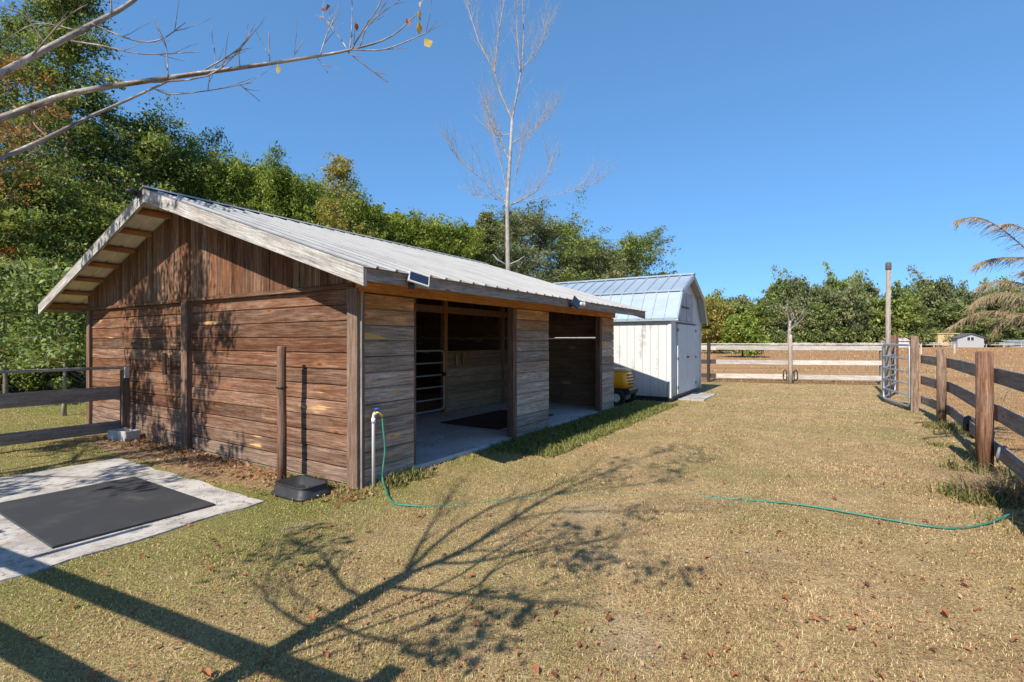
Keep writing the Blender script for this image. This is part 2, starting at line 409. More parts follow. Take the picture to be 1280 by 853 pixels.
def grassmat():
    m = NT('grass_blade'); T = m.tone(); P = m.pos(); f, X, Y = lawn_zone(m, P)
    n1 = m.noise(P, .55, 5, .6); n3 = m.noise(P, 5, 4, .6)
    barn = m.math('ADD', m.math('MULTIPLY', m.math('SUBTRACT', X, -1.55), .841), m.math('MULTIPLY', m.math('SUBTRACT', Y, 5.04), -.54))
    g = m.math('ADD', m.math('MULTIPLY', m.math('ADD', m.ss(barn, 2.2, -.1), m.math('MULTIPLY', m.ss(X, .8, -2.0), .45)), .55), m.math('MULTIPLY', m.math('SUBTRACT', n1, .455), 2.2))
    g = m.math('ADD', g, m.math('ADD', m.math('MULTIPLY', m.math('SUBTRACT', n3, .5), 1.2), m.math('MULTIPLY', m.math('SUBTRACT', T[1], .58), 1.9)), clamp=True)
    straw = m.mix(T[0], (.37, .255, .125), (.86, .660, .390))
    straw = m.mix(m.math('MULTIPLY', m.ss(m.noise(P, 1.7, 4, .6), .48, .66), .55), straw, m.mix(T[0], (.38, .215, .110), (.86, .56, .345)))
    straw = m.mix(m.math('MULTIPLY', m.ss(m.noise(P, .7, 5, .65), .47, .62), .75), straw, m.mix(T[0], (.255, .185, .108), (.62, .475, .325)))
    green = m.mix(T[0], (.180, .200, .040), (.520, .530, .145))
    c = m.mix(g, straw, green)
    c = m.mix(m.math('MULTIPLY', m.ss(T[2], .80, .92), .75), c, (.30, .125, .065)); c = m.mix(m.math('MULTIPLY', m.ss(T[2], .24, .10), .7), c, (.13, .105, .05))
    c = m.mix(m.math('MULTIPLY', f, .8), c, m.mix(T[0], (.40, .235, .11), (.56, .38, .19)))
    d = m.n('BsdfDiffuse'); m.put(d.inputs[0], c); t = m.n('BsdfTranslucent'); m.put(t.inputs[0], c)
    mx = m.n('MixShader'); mx.inputs[0].default_value = .3
    m.nt.links.new(d.outputs[0], mx.inputs[1]); m.nt.links.new(t.outputs[0], mx.inputs[2]); m.nt.links.new(mx.outputs[0], m.out.inputs[0]); return m.mat
M['grass'] = grassmat()
M['weed'] = leafmat('weed_leaf', (.085, .110, .028), (.240, .250, .075), (.34, .23, .12), .3)
M['fallen'] = leafmat('fallen_leaf', (.15, .050, .026), (.42, .150, .068), (.46, .29, .14), .2, .6)
M['oak'] = leafmat('oak_foliage', (.062, .100, .024), (.330, .390, .100), (.44, .42, .12))
M['dark_oak'] = leafmat('dark_foliage', (.045, .085, .026), (.280, .345, .095), (.38, .40, .12))
M['pine'] = leafmat('pine_foliage', (.066, .110, .018), (.310, .385, .065), (.42, .42, .10), .3)
M['pale_leaf'] = leafmat('pale_foliage', (.085, .135, .035), (.260, .330, .110), (.36, .38, .16))
M['litter'] = leafmat('leaf_litter', (.17, .070, .038), (.42, .200, .105), (.44, .31, .17), .15, .7)
M['yellow_leaf'] = leafmat('yellow_foliage', (.16, .16, .035), (.46, .40, .110), (.52, .38, .12))
M['rust_leaf'] = leafmat('rusty_foliage', (.26, .10, .035), (.48, .24, .095), (.16, .19, .055))
M['grey_leaf'] = leafmat('grey_green_foliage', (.075, .098, .045), (.270, .300, .135), (.36, .33, .17))
M['far_oak'] = leafmat('far_foliage', (.060, .095, .028), (.270, .325, .105), (.38, .36, .15))
M['dry_frond'] = leafmat('dry_frond', (.21, .145, .08), (.38, .29, .175), (.30, .30, .20), .25)
M['bark'] = barkmat('bark', (.16, .125, .095), (.25, .22, .185))
M['pale_bark'] = barkmat('pale_bark', (.29, .26, .225), (.42, .385, .345), 1.5)
M['grey_bark'] = barkmat('grey_bark', (.22, .175, .145), (.38, .345, .31), 1.5, .75)

# ------------------------------------------------------------------ world, sun, camera
w = bpy.data.worlds.new('World'); scene.world = w; w.use_nodes = True
nt = w.node_tree; nt.nodes.clear()
sky = nt.nodes.new('ShaderNodeTexSky'); sky.sky_type = 'NISHITA'; sky.sun_disc = False
sky.sun_elevation = SUN_EL; sky.sun_rotation = math.atan2(-LH.x, -LH.y)
sky.altitude = 2500; sky.air_density = 1.0; sky.dust_density = 0.0; sky.ozone_density = 2.0
bg = nt.nodes.new('ShaderNodeBackground'); bg.inputs[1].default_value = 0.15
ow = nt.nodes.new('ShaderNodeOutputWorld'); gm = nt.nodes.new('ShaderNodeGamma'); gm.inputs[1].default_value = .52; nt.links.new(sky.outputs[0], gm.inputs[0])
tn_ = nt.nodes.new('ShaderNodeMix'); tn_.data_type = 'RGBA'; tn_.blend_type = 'MULTIPLY'; tn_.inputs[0].default_value = 1.0; nt.links.new(gm.outputs[0], tn_.inputs[6]); tn_.inputs[7].default_value = (.55, 1.04, 1.58, 1)
nt.links.new(tn_.outputs[2], bg.inputs[0]); nt.links.new(bg.outputs[0], ow.inputs[0])
sl = bpy.data.lights.new('sun', 'SUN'); sl.energy = 4.3; sl.angle = math.radians(.5); sl.color = (1, .93, .82)
so = bpy.data.objects.new('sun', sl); COL.objects.link(so); so.location = (-6, -10, 12)
Ldir = Vector((LH.x * math.cos(SUN_EL), LH.y * math.cos(SUN_EL), -math.sin(SUN_EL)))
so.rotation_euler = Ldir.to_track_quat('-Z', 'Y').to_euler()
cd = bpy.data.cameras.new('camera'); cd.sensor_width = 36; cd.lens = 36 * 623 / 1280; cd.clip_end = 2000; cd.clip_start = .05
co = bpy.data.objects.new('camera', cd); COL.objects.link(co); co.location = (0, 0, 1.5); co.rotation_euler = (PI/2, 0, 0)
scene.camera = co
vs = scene.view_settings; vs.view_transform = 'Standard'; vs.look = 'None'; vs.gamma = 1; vs.use_curve_mapping = False; vs.exposure = 0.78

# ------------------------------------------------------------------ ground
me = bpy.data.meshes.new('ground'); R_ = 900
me.from_pydata([(-R_, -60, 0), (R_, -60, 0), (R_, R_, 0), (-R_, R_, 0)], [], [(0, 1, 2, 3)]); me.materials.append(M['ground'])
g = bpy.data.objects.new('ground', me); COL.objects.link(g); g['kind'] = 'structure'

def rag_slab(name, mat, pts, z0, z1, jag=.03, step=.12, seed=1):
    """a slab with a slightly broken outline"""
    r = random.Random(seed); out = []
    for i in range(len(pts)):
        p = Vector(pts[i]); q = Vector(pts[(i+1) % len(pts)]); n = max(1, int((q - p).length / step)); d = (q - p).normalized(); s = Vector((-d.y, d.x, 0))
        for k in range(n): out.append(p + (q - p) * (k / n) + s * r.uniform(-jag, jag))
    mb = MB(); mb.prism([(p.x, p.y, z0) for p in out], (0, 0, z1 - z0), (1, 0, 0))
    o = mb.build(name, mat); o['kind'] = 'structure'; return o
PAD = [(-.76, .42), (-.76, 3.6), (-5.2, 3.6), (-5.2, .15)]
rag_slab('concrete_pad', M['concrete'], [bw(*p) for p in PAD], -.1, .013, .028, .2, 3)
rag_slab('doorstep_slab', M['concrete'], [bw(9.6, -1.35), bw(11.5, -1.3), bw(11.5, -.68), bw(9.6, -.68)], -.1, .03, .03, .2, 5)
mb = MB(); pts = [bw(x, y) for x, y in ((-.02, .5), (-.02, 5.4), (-.3, 5.7), (-.62, 5.0), (-.70, 3.9), (-.62, 3.0), (-.72, 2.1), (-.6, 1.2), (-.42, .35), (-.2, -.05), (-.02, -.05))]
mb.prism([(p.x, p.y, -.05) for p in pts], (0, 0, .056), (1, 0, 0)); o = mb.build('bare_soil', M['litter_soil']); o['kind'] = 'structure'

# ------------------------------------------------------------------ barn
X_END, Y_BACK, EAVE, YM = 7.0, 7.06, .68, 3.53
Z_EAVE, SL = 2.16, .3207
def zroof(y): return Z_EAVE + (min(y, 2 * YM - y) + EAVE) * SL           # top of roofing
barn = thing('horse_barn', 'open fronted brown wooden horse barn with a ribbed metal gable roof', 'barn', A, TH)
rnd = random.Random(11)
def wood_wall(mb, p, u, n, L, z0, z1, bh=.171, T=.028, g=lambda k, K: .4, r=lambda: rnd.uniform(.1, .9), b=.5, joint=None, skip=()):
    K = max(1, round((z1 - z0) / bh)); h = (z1 - z0) / K; p = Vector(p); u = Vector(u); n = Vector(n)
    if L > .3: mb.board(p - n * (T + .0005) + u * .01 + Vector((0, 0, z0 + .01)), u, (0, 0, 1), n, L - .02, z1 - z0 - .02, .006, (0, .2, 0), .0005)
    for k in range(K):
        if k in skip: continue
        segs = [(0, L)]
        if joint and rnd.random() < joint:
            c = L * rnd.uniform(.25, .75); segs = [(0, c - .0015), (c + .0015, L)]
        gp = rnd.uniform(.007, .012); sh = rnd.uniform(.003, .007)
        for a, b_ in segs:
            out = rnd.uniform(-.004, .004)
            mb.board(p + u * a + Vector((0, 0, z0 + k * h)) + n * out, u, (0, 0, 1), n, b_ - a, h - sh, T, (r(), min(1, max(0, g(k, K) + rnd.uniform(-.18, .18))), rnd.random() * 2 * b), gp)
# gable wall facing the camera, two panels of horizontal boards
X0 = 0.0
for y0, y1 in ((.13, 3.40), (3.56, Y_BACK - .10)):
    mb = MB()
    gfun = lambda k, K: (1.0 if k == 0 else .75 if k == 1 else .36 - .28 * k / K)
    wood_wall(mb, (X0, y1, 0), (0, -1, 0), (-1, 0, 0), y1 - y0, .02, 2.05, .171, .028, gfun, joint=.12)
    mb.build('siding_panel', M['siding'], barn)
# posts on the gable wall
for y0, y1, x0 in ((-.025, .13, -.045), (3.40, 3.56, -.075), (Y_BACK - .10, Y_BACK + .03, -.05)):
    mb = MB(); mb.box(x0, .06, y0, y1, 0, 2.035, tone=(.55, .5 if y0 < 1 else .3, .1)); mb.build('post', M['post'], barn)
mb = MB(); mb.box(-.055, .0, .03, Y_BACK - .05, 2.037, 2.085, tone=(.3, .2, .1)); mb.build('trim_board', M['siding'], barn)
# vertical boards of the gable triangle
mb = MB(); y = -.02
while y < Y_BACK + .02:
    wd = rnd.uniform(.095, .135); y1 = min(y + wd - .002, Y_BACK + .02)
    za, zb = zroof(y) - .06, zroof(y1) - .06
    xo = -.03 + rnd.uniform(-.004, .004); c = .004
    tone = (rnd.uniform(.0, 1), min(1, max(0, rnd.gauss(.35, .25))), rnd.random() * .5)
    pk = [(xo, y, 2.09), (xo, y1, 2.09), (xo, y1, zb)] + ([(xo, YM, zroof(YM) - .06)] if y < YM < y1 else []) + [(xo, y, za)]
    mb.prism(pk, (.026, 0, 0), (0, 0, 1), tone); y += wd
mb.build('gable_siding', M['vertical'], barn)
mb = MB(); mb.box(-.1, -.07, 3.98, 4.06, 1.02, 1.33, tone=(.3, .2, .3)); mb.build('cleat', M['red_post'], barn)
# back wall and end wall
mb = MB(); wood_wall(mb, (0, Y_BACK, 0), (1, 0, 0), (0, 1, 0), X_END, .02, 2.12, .171, .028, lambda k, K: .4); mb.build('back_siding', M['siding'], barn)
mb = MB(); wood_wall(mb, (X_END, 0.05, 0), (0, 1, 0), (1, 0, 0), Y_BACK - .1, .02, 1.56, .171, .028, lambda k, K: .4)
wood_wall(mb, (X_END, .05, 0), (0, 1, 0), (1, 0, 0), Y_BACK - .1, 1.585, 2.05, .155, .028, lambda k, K: .4)
mb.box(X_END - .03, X_END - .004, 1.45, Y_BACK - .1, 1.558, 1.587); mb.box(X_END - .03, X_END - .004, .05, .35, 1.558, 1.587); mb.box(X_END - .03, X_END - .004, .35, 1.45, 1.558, 1.574)
mb.build('end_siding', M['inner'], barn)
mb = MB(); y = 0
mb.prism([(X_END - .075, 0.06, 1.97), (X_END - .075, Y_BACK - .06, 1.97), (X_END - .075, Y_BACK - .06, zroof(0) - .05), (X_END - .075, YM, zroof(YM) - .06), (X_END - .075, .06, zroof(0) - .05)], (.03, 0, 0), (0, 0, 1)); mb.build('end_gable', M['vertical'], barn)
# front wall pieces
for x0, x1 in ((.02, .79), (2.99, 4.02), (6.32, X_END)):
    mb = MB()
    gf = lambda k, K: (.0 if k >= K - 1 else .35 if k == K - 2 else .92)
    wood_wall(mb, (x0, 0, 0), (1, 0, 0), (0, -1, 0), x1 - x0, .02, 2.0, .165, .03, gf, b=.42)
    mb.build('front_siding', M['front_siding'], barn)
for x0, x1, sy in ((2.88, 2.985, 0), (6.2, 6.31, 0)):
    mb = MB(); mb.box(x0, x1, -.015, .09, 0, 2.0, tone=(.35, .25, .2)); mb.build('post', M['post'], barn)
mb = MB(); mb.box(.795, .86, .03, .12, .06, 2.0, tone=(.3, .3, .2)); mb.build('post', M['post'], barn)
mb = MB(); mb.box(-.02, X_END + .02, -.03, .05, 2.003, 2.15, tone=(.6, .1, .1)); mb.box(-.02, X_END + .02, -.038, .05, 2.152, 2.33, tone=(.45, .3, .1)); mb.build('header_beam', M['orange'], barn)
mb = MB(); mb.box(.003, .02, -.034, .0, .0, 2.0, tone=(.95, .9, 0)); mb.build('corner_trim', M['fascia'], barn)
# roofing: ribbed sheets, each slope one sheet with thickness
def ribbed(y_eave, y_ridge, x0, x1, zt=0.0, rib=.228, rh=.02, th=.003):
    prof = []; x = x0
    while x < x1 - .01:
        for dx, h in ((0, 0), (.095, 0), (.108, rh), (.128, rh), (.141, 0)):
            if x + dx <= x1: prof.append((x + dx, h))
        x += rib
    prof.append((x1, 0)); mb = MB()
    def P(px, y, h): return (px, y, zroof(y) - .02 + h + zt)
    for i in range(len(prof) - 1):
        (xa, ha), (xb, hb) = prof[i], prof[i+1]
        top = [P(xa, y_eave, ha), P(xb, y_eave, hb), P(xb, y_ridge, hb), P(xa, y_ridge, ha)]
        bot = [P(xa, y_eave, ha - th), P(xa, y_ridge, ha - th), P(xb, y_ridge, hb - th), P(xb, y_eave, hb - th)]
        if y_ridge < y_eave: top = top[::-1]; bot = bot[::-1]
        mb.face(top, (0, 1, 0), (0, 0), (.5, .5, .5), mi=0); mb.face(bot, (0, 1, 0), (0, 0), (.5, .5, .5), mi=1)
        mb.face([top[0], bot[0], bot[3] if y_ridge > y_eave else bot[1], top[1]], (0, 1, 0), (0, 0), (.5, .5, .5), mi=0)
    return mb
X0R, X1R = -.53, X_END + .08
ribbed(-EAVE - .05, YM, X0R, X1R).build('roof_panel', [M['roof'], M['soffit']], barn)
ribbed(2 * YM + EAVE + .05, YM, X0R, X1R).build('roof_panel', [M['roof'], M['soffit']], barn)
mb = MB(); rc = zroof(YM)
mb.prism([(X0R - .01, YM - .16, rc - .16 * SL + .006), (X0R - .01, YM, rc + .008), (X0R - .01, YM + .16, rc - .16 * SL + .006), (X0R - .01, YM + .16, rc - .16 * SL + .012), (X0R - .01, YM, rc + .02), (X0R - .01, YM - .16, rc - .16 * SL + .012)], (X1R - X0R + .02, 0, 0)); mb.build('ridge_cap', M['roof'], barn)
# rake boards and fascia
def slope_board(mb, x0, x1, ya, yb, drop0, drop1, tone):
    za, zb = zroof(ya) - .026, zroof(yb) - .026
    mb.prism([(x0, ya, za - drop1), (x0, yb, zb - drop1), (x0, yb, zb - drop0), (x0, ya, za - drop0)], (x1 - x0, 0, 0), Vector((0, yb - ya, zb - za)).normalized(), tone)
for xa, xb in ((-.525, -.487), (X_END + .03, X_END + .065)):
    for ya, yb in ((-EAVE, YM - .003), (2 * YM + EAVE, YM + .003)):
        mb = MB(); slope_board(mb, xa, xb, ya, yb, 0, .165, (.75, .9, .15)); mb.build('rake_board', M['fascia'], barn)
for ys, yi in ((-EAVE, .04), (2 * YM + EAVE, -.04)):
    mb = MB(); ya, yb = sorted((ys, ys + yi)); mb.box(-.484, X_END + .027, ya, yb, Z_EAVE - .145, Z_EAVE - .03, tone=(.4, .75, .5)); mb.build('fascia', M['fascia'], barn)
# purlins, seen under the overhang, and rafters
for side in (0, 1):
    for s_ in np.arange(.12, 4.2, .60):
        y = -EAVE + s_; yy = y if side == 0 else 2 * YM - y
        mb = MB(); zt = zroof(y) - .026
        mb.box(-.484, X_END + .02, yy - .07, yy + .02 if side == 0 else yy + .07, zt - .065, zt - .012, tone=(.5, .2, .1)); mb.build('purlin', M['orange'], barn)
for x in (-.0 + .05, 1.75, 3.5, 5.2, 6.9):
    for ya, yb in ((0, YM - .01), (2 * YM, YM + .01)):
        mb = MB(); slope_board(mb, x, x + .04, ya, yb, .07, .19, (.4, .3, .1)); mb.build('rafter', M['inner'], barn)
for y0 in (-.47, 2 * YM + .43):
    mb = MB(); mb.box(-.484, .0, y0, y0 + .04, 2.02, 2.06, tone=(.5, .1, .1)); mb.build('lookout', M['orange'], barn)
# floor and inside
mb = MB(); mb.box(.03, X_END - .03, .02, Y_BACK - .04, -.1, .055, c=.004); mb.build('floor_slab', M['floor'], barn)
PY = 2.55
mb = MB(); wood_wall(mb, (4.42, PY, 0), (1, 0, 0), (0, -1, 0), X_END - .05 - 4.42, .06, 1.3, .171, .03, lambda k, K: .6 if k < 5 else .2, b=.3); mb.build('partition', M['inner'], barn)
for px in (3.25, 4.33, 6.42):
    mb = MB(); mb.box(px - .05, px + .05, PY - .035, PY + .07, .055, 2.75, tone=(.6, .1, .1) if px == 4.33 else (.3, .3, .1)); mb.build('post', M['orange'] if px == 4.33 else M['inner'], barn)
mb = MB(); wood_wall(mb, (.05, PY + .02, 0), (1, 0, 0), (0, -1, 0), 3.12, .06, 2.2, .171, .03, lambda k, K: .5); mb.build('partition', M['inner'], barn)
mb = MB(); wood_wall(mb, (2.93, .1, 0), (0, 1, 0), (-1, 0, 0), .0 + .02, .06, 2.0, .171, .03)
for px in (4.62, 4.86):
    mb = MB(); mb.box(px, px + .07, PY - .05, PY - .005, 1.0, 1.24, tone=(.5, .2, .1)); mb.build('batten', M['orange'], barn)
mb = MB(); mb.box(.05, X_END - .05, PY - .02, PY + .05, 2.06, 2.2, tone=(.4, .4, 0)); mb.build('cross_beam', M['inner'], barn)

# gate inside the barn
def tube_gate(t, L, zs, r, m, brace_x=(), end_r=None, round_top=False):
    mb = MB()
    z0, z1 = zs[0], zs[-1]; c = .07
    loop = [(0, 0, z0 + c), (0, 0, z1 - c), (c * .3, 0, z1 - c * .3), (c, 0, z1), (L - c, 0, z1), (L - c * .3, 0, z1 - c * .3), (L, 0, z1 - c), (L, 0, z0 + c), (L - c * .3, 0, z0 + c * .3), (L - c, 0, z0), (c, 0, z0), (c * .3, 0, z0 + c * .3), (0, 0, z0 + c)]
    mb.tube(loop, r, 8, caps=False); mb.build('frame', m, t)
    for z in zs[1:-1]:
        mb = MB(); mb.tube([(0, 0, z), (L, 0, z)], r * .85, 8); mb.build('rail', m, t)
    for bx in brace_x:
        mb = MB(); mb.obox((bx, 0, z0), (bx, 0, z1), .012, .035, up=(1, 0, 0)); mb.build('brace', m, t)
q = bw(3.34, PY - .03); sg = thing('stall_gate', 'pale tubular metal gate closing the dark stall inside the barn', 'gate', (q.x, q.y, 0), TH)
tube_gate(sg, .92, [.14, .36, .60, .83, 1.07, 1.31], .019, M['white_tube'])
mb = MB(); mb.box(.86, .95, -.04, .02, .8, .88); mb.build('latch', M['iron'], sg)
# rubber mat inside
q = bw(4.25, 1.15); t = MB(); t.box(-.95, .95, -.62, .62, 0, .014); o = t.build('stall_mat', M['rubber'], None, (q.x, q.y, .056), TH); tag(o, 'dark rubber mat on the concrete floor inside the barn', 'mat', 'rubber mats')

# solar flood lights on the front fascia
def solar(x, rx, rz, spin, label, white, head):
    q = bw(x, -EAVE - .004); t = thing('solar_light', label, 'solar light', (q.x, q.y, 2.08), TH, 'solar lights on the barn fascia')
    Rm = Matrix.Rotation(rz, 3, 'Z') @ Matrix.Rotation(rx, 3, 'X') @ Matrix.Rotation(spin, 3, 'Z')
    off = Vector((0, -.10, 0))
    def rb(nm, mat, bx):
        b = MB(); b.box(*bx, c=.004); b.v = [tuple(Rm @ Vector(v) + off) for v in b.v]; return b.build(nm, mat, t)
    rb('frame', M['white_plastic'] if white else M['dark_plastic'], (-.10, .10, -.07, .07, -.014, .006))
    rb('solar_cell', M['panel_glass'], (-.088, .088, -.058, .058, .0065, .010))
    b = MB(); b.tube([(0, 0, -.04), (0, -.05, -.04), (0, -.095, -.012)], .009, 8); b.build('bracket', M['dark_plastic'], t)
    b = MB(); b.box(-.04, .04, -.012, .0, -.09, -.01); b.build('mount_plate', M['dark_plastic'], t)
    if head:
        for dx in (.20, .29):
            b = MB(); b.lathe([(.0, -.05), (.03, -.05), (.036, 0.0), (.024, .03), (0, .035)], (dx, -.07, -.01), 12, 'y'); b.build('lamp_head', M['white_plastic'], t)
        b = MB(); b.tube([(.0, -.01, -.05), (.15, -.03, -.03), (.29, -.03, -.01)], .008, 8); b.build('arm', M['dark_plastic'], t)
solar(.04, math.radians(50), math.radians(-22), math.radians(-20), 'white framed tilted solar panel on the fascia near the barn corner', True, False)
solar(3.93 - .5, math.radians(66), math.radians(-10), math.radians(42), 'dark framed solar panel with two lamp heads further along the fascia', False, True)
# small camera under the ridge
q = bw(-.53, YM + .10); t = thing('floodlight', 'small black floodlight fixed under the barn roof peak', 'lamp', (q.x, q.y, zroof(YM) - .09), TH)
b = MB(); b.box(-.05, 0, -.05, .05, -.03, .05); b.build('housing', M['dark_plastic'], t)
b = MB(); b.lathe([(.02, -.06), (.045, .02), (.03, .05), (0, .05)], (-.10, .0, .02), 12, 'x'); b.build('lamp_head', M['dark_plastic'], t)
b = MB(); b.tube([(-.02, -.02, -.03), (-.06, -.07, -.07), (-.05, -.14, -.06), (-.03, -.17, -.03)], .008, 6); b.build('cable', M['iron'], t)

# ------------------------------------------------------------------ things by the barn
# round hitching post
t = thing('hitching_post', 'round brown wooden post standing in front of the barn wall', 'post', (-2.448, 5.295, 0))
b = MB(); b.tube([(0, 0, -.2), (.004, 0, .5), (-.002, .003, 1.0), (0, 0, 1.435), (0, 0, 1.447)], [.05, .048, .047, .046, .040], 14, (.5, .25, .1)); b.build('shaft', M['post'], t)
b = MB(); b.lathe([(.055, 0), (.06, .008), (.05, .016), (.03, .018)], (0, 0, 1.0), 10, 'z'); b.v = [(v[0], v[1] - .0, v[2]) for v in b.v]; b.build('tie_ring', M['iron'], t)
# feed tub
t = thing('feed_tub', 'low black rubber feed tub on the grass beside the round post', 'tub', (-2.07, 4.90, 0), TH + PI/2)
def rrect(a, b_, r, z, n=6):
    out = []
    for cx, cy, a0 in ((a - r, b_ - r, 0), (-a + r, b_ - r, PI/2), (-a + r, -b_ + r, PI), (a - r, -b_ + r, 1.5 * PI)):
        for k in range(n + 1):
            an = a0 + PI/2 * k / n; out.append((cx + r * math.cos(an), cy + r * math.sin(an), z))
    return out
def loft(mb, rings, smooth=True, cap0=True, cap1=True):
    base = len(mb.v); n = len(rings[0])
    for r in rings: mb.v.extend(r)
    for i in range(len(rings) - 1):
        for k in range(n):
            k2 = (k + 1) % n; mb.f.append((base + i*n + k, base + i*n + k2, base + (i+1)*n + k2, base + (i+1)*n + k)); mb.uv.append([(0, 0)] * 4); mb.t.append((.5, .5, .5)); mb.sm.append(smooth); mb.m.append(0)
    if cap0: mb.f.append(tuple(base + k for k in range(n))[::-1]); mb.uv.append([(0, 0)] * n); mb.t.append((.5, .5, .5)); mb.sm.append(False); mb.m.append(0)
    if cap1: mb.f.append(tuple(base + (len(rings)-1)*n + k for k in range(n))); mb.uv.append([(0, 0)] * n); mb.t.append((.5, .5, .5)); mb.sm.append(False); mb.m.append(0)
b = MB(); loft(b, [rrect(.27, .19, .09, 0), rrect(.272, .192, .09, .03), rrect(.252, .172, .085, .045), rrect(.238, .158, .08, .125), rrect(.235, .155, .08, .138), rrect(.218, .138, .07, .138), rrect(.205, .125, .065, .05), rrect(.16, .09, .06, .035)]); b.build('basin', M['dusty_black'], t).scale = (1, 1, .84)
b = MB(); loft(b, [rrect(.243, .163, .082, .128), rrect(.248, .168, .084, .133), rrect(.246, .166, .084, .141), rrect(.236, .156, .08, .141)], cap0=False, cap1=False); b.build('rim', M['dusty_black'], t).scale = (1, 1, .84)
# water pipe with tap
q = bw(.13, -.07); t = thing('standpipe', 'white plastic water pipe with blue tap handle against the barn wall', 'pipe', (q.x, q.y, 0), TH)
b = MB(); b.tube([(0, 0, -.1), (0, 0, .72), (0, -.01, .75), (0, -.03, .765)], .0165, 12); b.build('pipe', M['pvc'], t)
b = MB(); b.lathe([(.021, 0), (.021, .05)], (0, 0, .66), 12); b.build('coupling', M['pvc'], t)
b = MB(); b.tube([(0, -.01, .765), (.03, -.05, .765), (.045, -.07, .74), (.05, -.075, .715)], .015, 10); b.build('tap', M['brass'], t)
b = MB(); b.lathe([(.006, 0), (.006, .025), (.034, .027), (.034, .036), (.0, .038)], (.02, -.035, .775), 10); b.build('handle', M['blue'], t)
def gp(px, py, z=.015):
    Y = (1.5 - z) * 623 / (py - 426.5); return Vector(((px - 640) * Y / 623, Y, z))
q2 = bw(.18, -.145)
hp = [Vector((q2.x, q2.y, .72)), Vector((q2.x + .012, q2.y - .012, .60)), Vector((q2.x + .035, q2.y - .03, .40)), Vector((q2.x + .02, q2.y - .05, .2)), Vector((q2.x + .03, q2.y - .08, .07))]
hp += [gp(490, 627), gp(512, 632), gp(545, 633, .002), gp(600, 629, -.004), gp(640, 624, -.001), gp(690, 620, -.005), gp(745, 618, -.006), gp(850, 619, -.007), gp(905, 623, .004), gp(1000, 631), gp(1095, 647), gp(1180, 660), gp(1228, 656), gp(1262, 643, .05)]
def smooth_line(P, n=6):
    out = []
    for i in range(len(P) - 1):
        p0, p1, p2, p3 = P[max(i-1, 0)], P[i], P[i+1], P[min(i+2, len(P)-1)]
        for k in range(n):
            u = k / n; out.append(.5 * ((2 * p1) + (p2 - p0) * u + (2*p0 - 5*p1 + 4*p2 - p3) * u*u + (3*p1 - p0 - 3*p2 + p3) * u**3))
    out.append(P[-1]); return out
b = MB(); b.tube(smooth_line(hp), .0092, 8); o = b.build('garden_hose', M['hose']); tag(o, 'green garden hose running from the tap across the lawn', 'hose')
# rubber mat on the pad
q = bw(-1.97 + .55 - .55, 0); mc = gp(128, 632, .028); mc = (gp(165, 596, .03) + gp(256, 630, .03) + gp(69, 684, .03) + gp(0, 631, .03)) / 4
b = MB(); b.box(-.56, .56, -.84, .84, 0, .018, c=.004); o = b.build('pad_mat', M['mat'], None, (mc.x, mc.y, .0135), TH - .0); tag(o, 'dusty black rubber mat lying on the outdoor concrete pad', 'mat', 'rubber mats')
# cinder block
q = bw(-.22, 5.02); t = thing('cinder_block', 'grey concrete block at the foot of the barn wall', 'block', (q.x, q.y, 0), TH + .25)
b = MB()
b.box(-.10, .10, -.20, -.168, 0, .15); b.box(-.10, .10, .168, .20, 0, .15); b.box(-.10, .10, -.018, .018, 0, .15); b.box(-.10, -.068, -.166, .166, 0, .148); b.box(.068, .10, -.166, .166, 0, .148)
b.build('shell', M['block'], t); b = MB(); b.box(-.066, .066, -.165, .165, 0, .06); b.build('web', M['block'], t)

# ------------------------------------------------------------------ fences
def plank(mb, p, q, w, h, tone): mb.obox(p, q, w, h, (0, 0, 1), tone)
# left fence: from the barn wall towards the camera's left
fx = -.13; fy = 5.24; q = bw(fx, fy)
t = thing('plank_fence', 'weathered plank fence with flat top rail meeting the gable wall', 'fence', (q.x, q.y, 0), TH)
b = MB(); b.box(-.05, .05, -.045, .045, .16, 1.05, tone=(.3, .3, .1)); b.build('post', M['post'], t)
b = MB(); b.box(-.03, .03, -.085, -.048, .93, 1.10, tone=(.9, .9, .1)); b.build('cap_block', M['pale_rail'], t)
LW = -4.6
for z, h, nm in ((.70, .20, 'plank'), (.18, .165, 'plank')):
    b = MB(); plank(b, (.0, .065, z), (LW, .16, z - .02), .035, h, (.55, .8, .1)); b.build(nm, M['rail'], t)
b = MB(); b.obox((.06, .0, 1.09), (LW, .1, 1.08), .10, .04, (0, 0, 1), (.7, .95, 0)); b.build('top_rail', M['rail'], t)
for x in (-2.6, LW + .05):
    b = MB(); b.box(x - .05, x + .05, .18, .28, 0, 1.05, tone=(.4, .6, .1)); b.build('post', M['rail'], t)
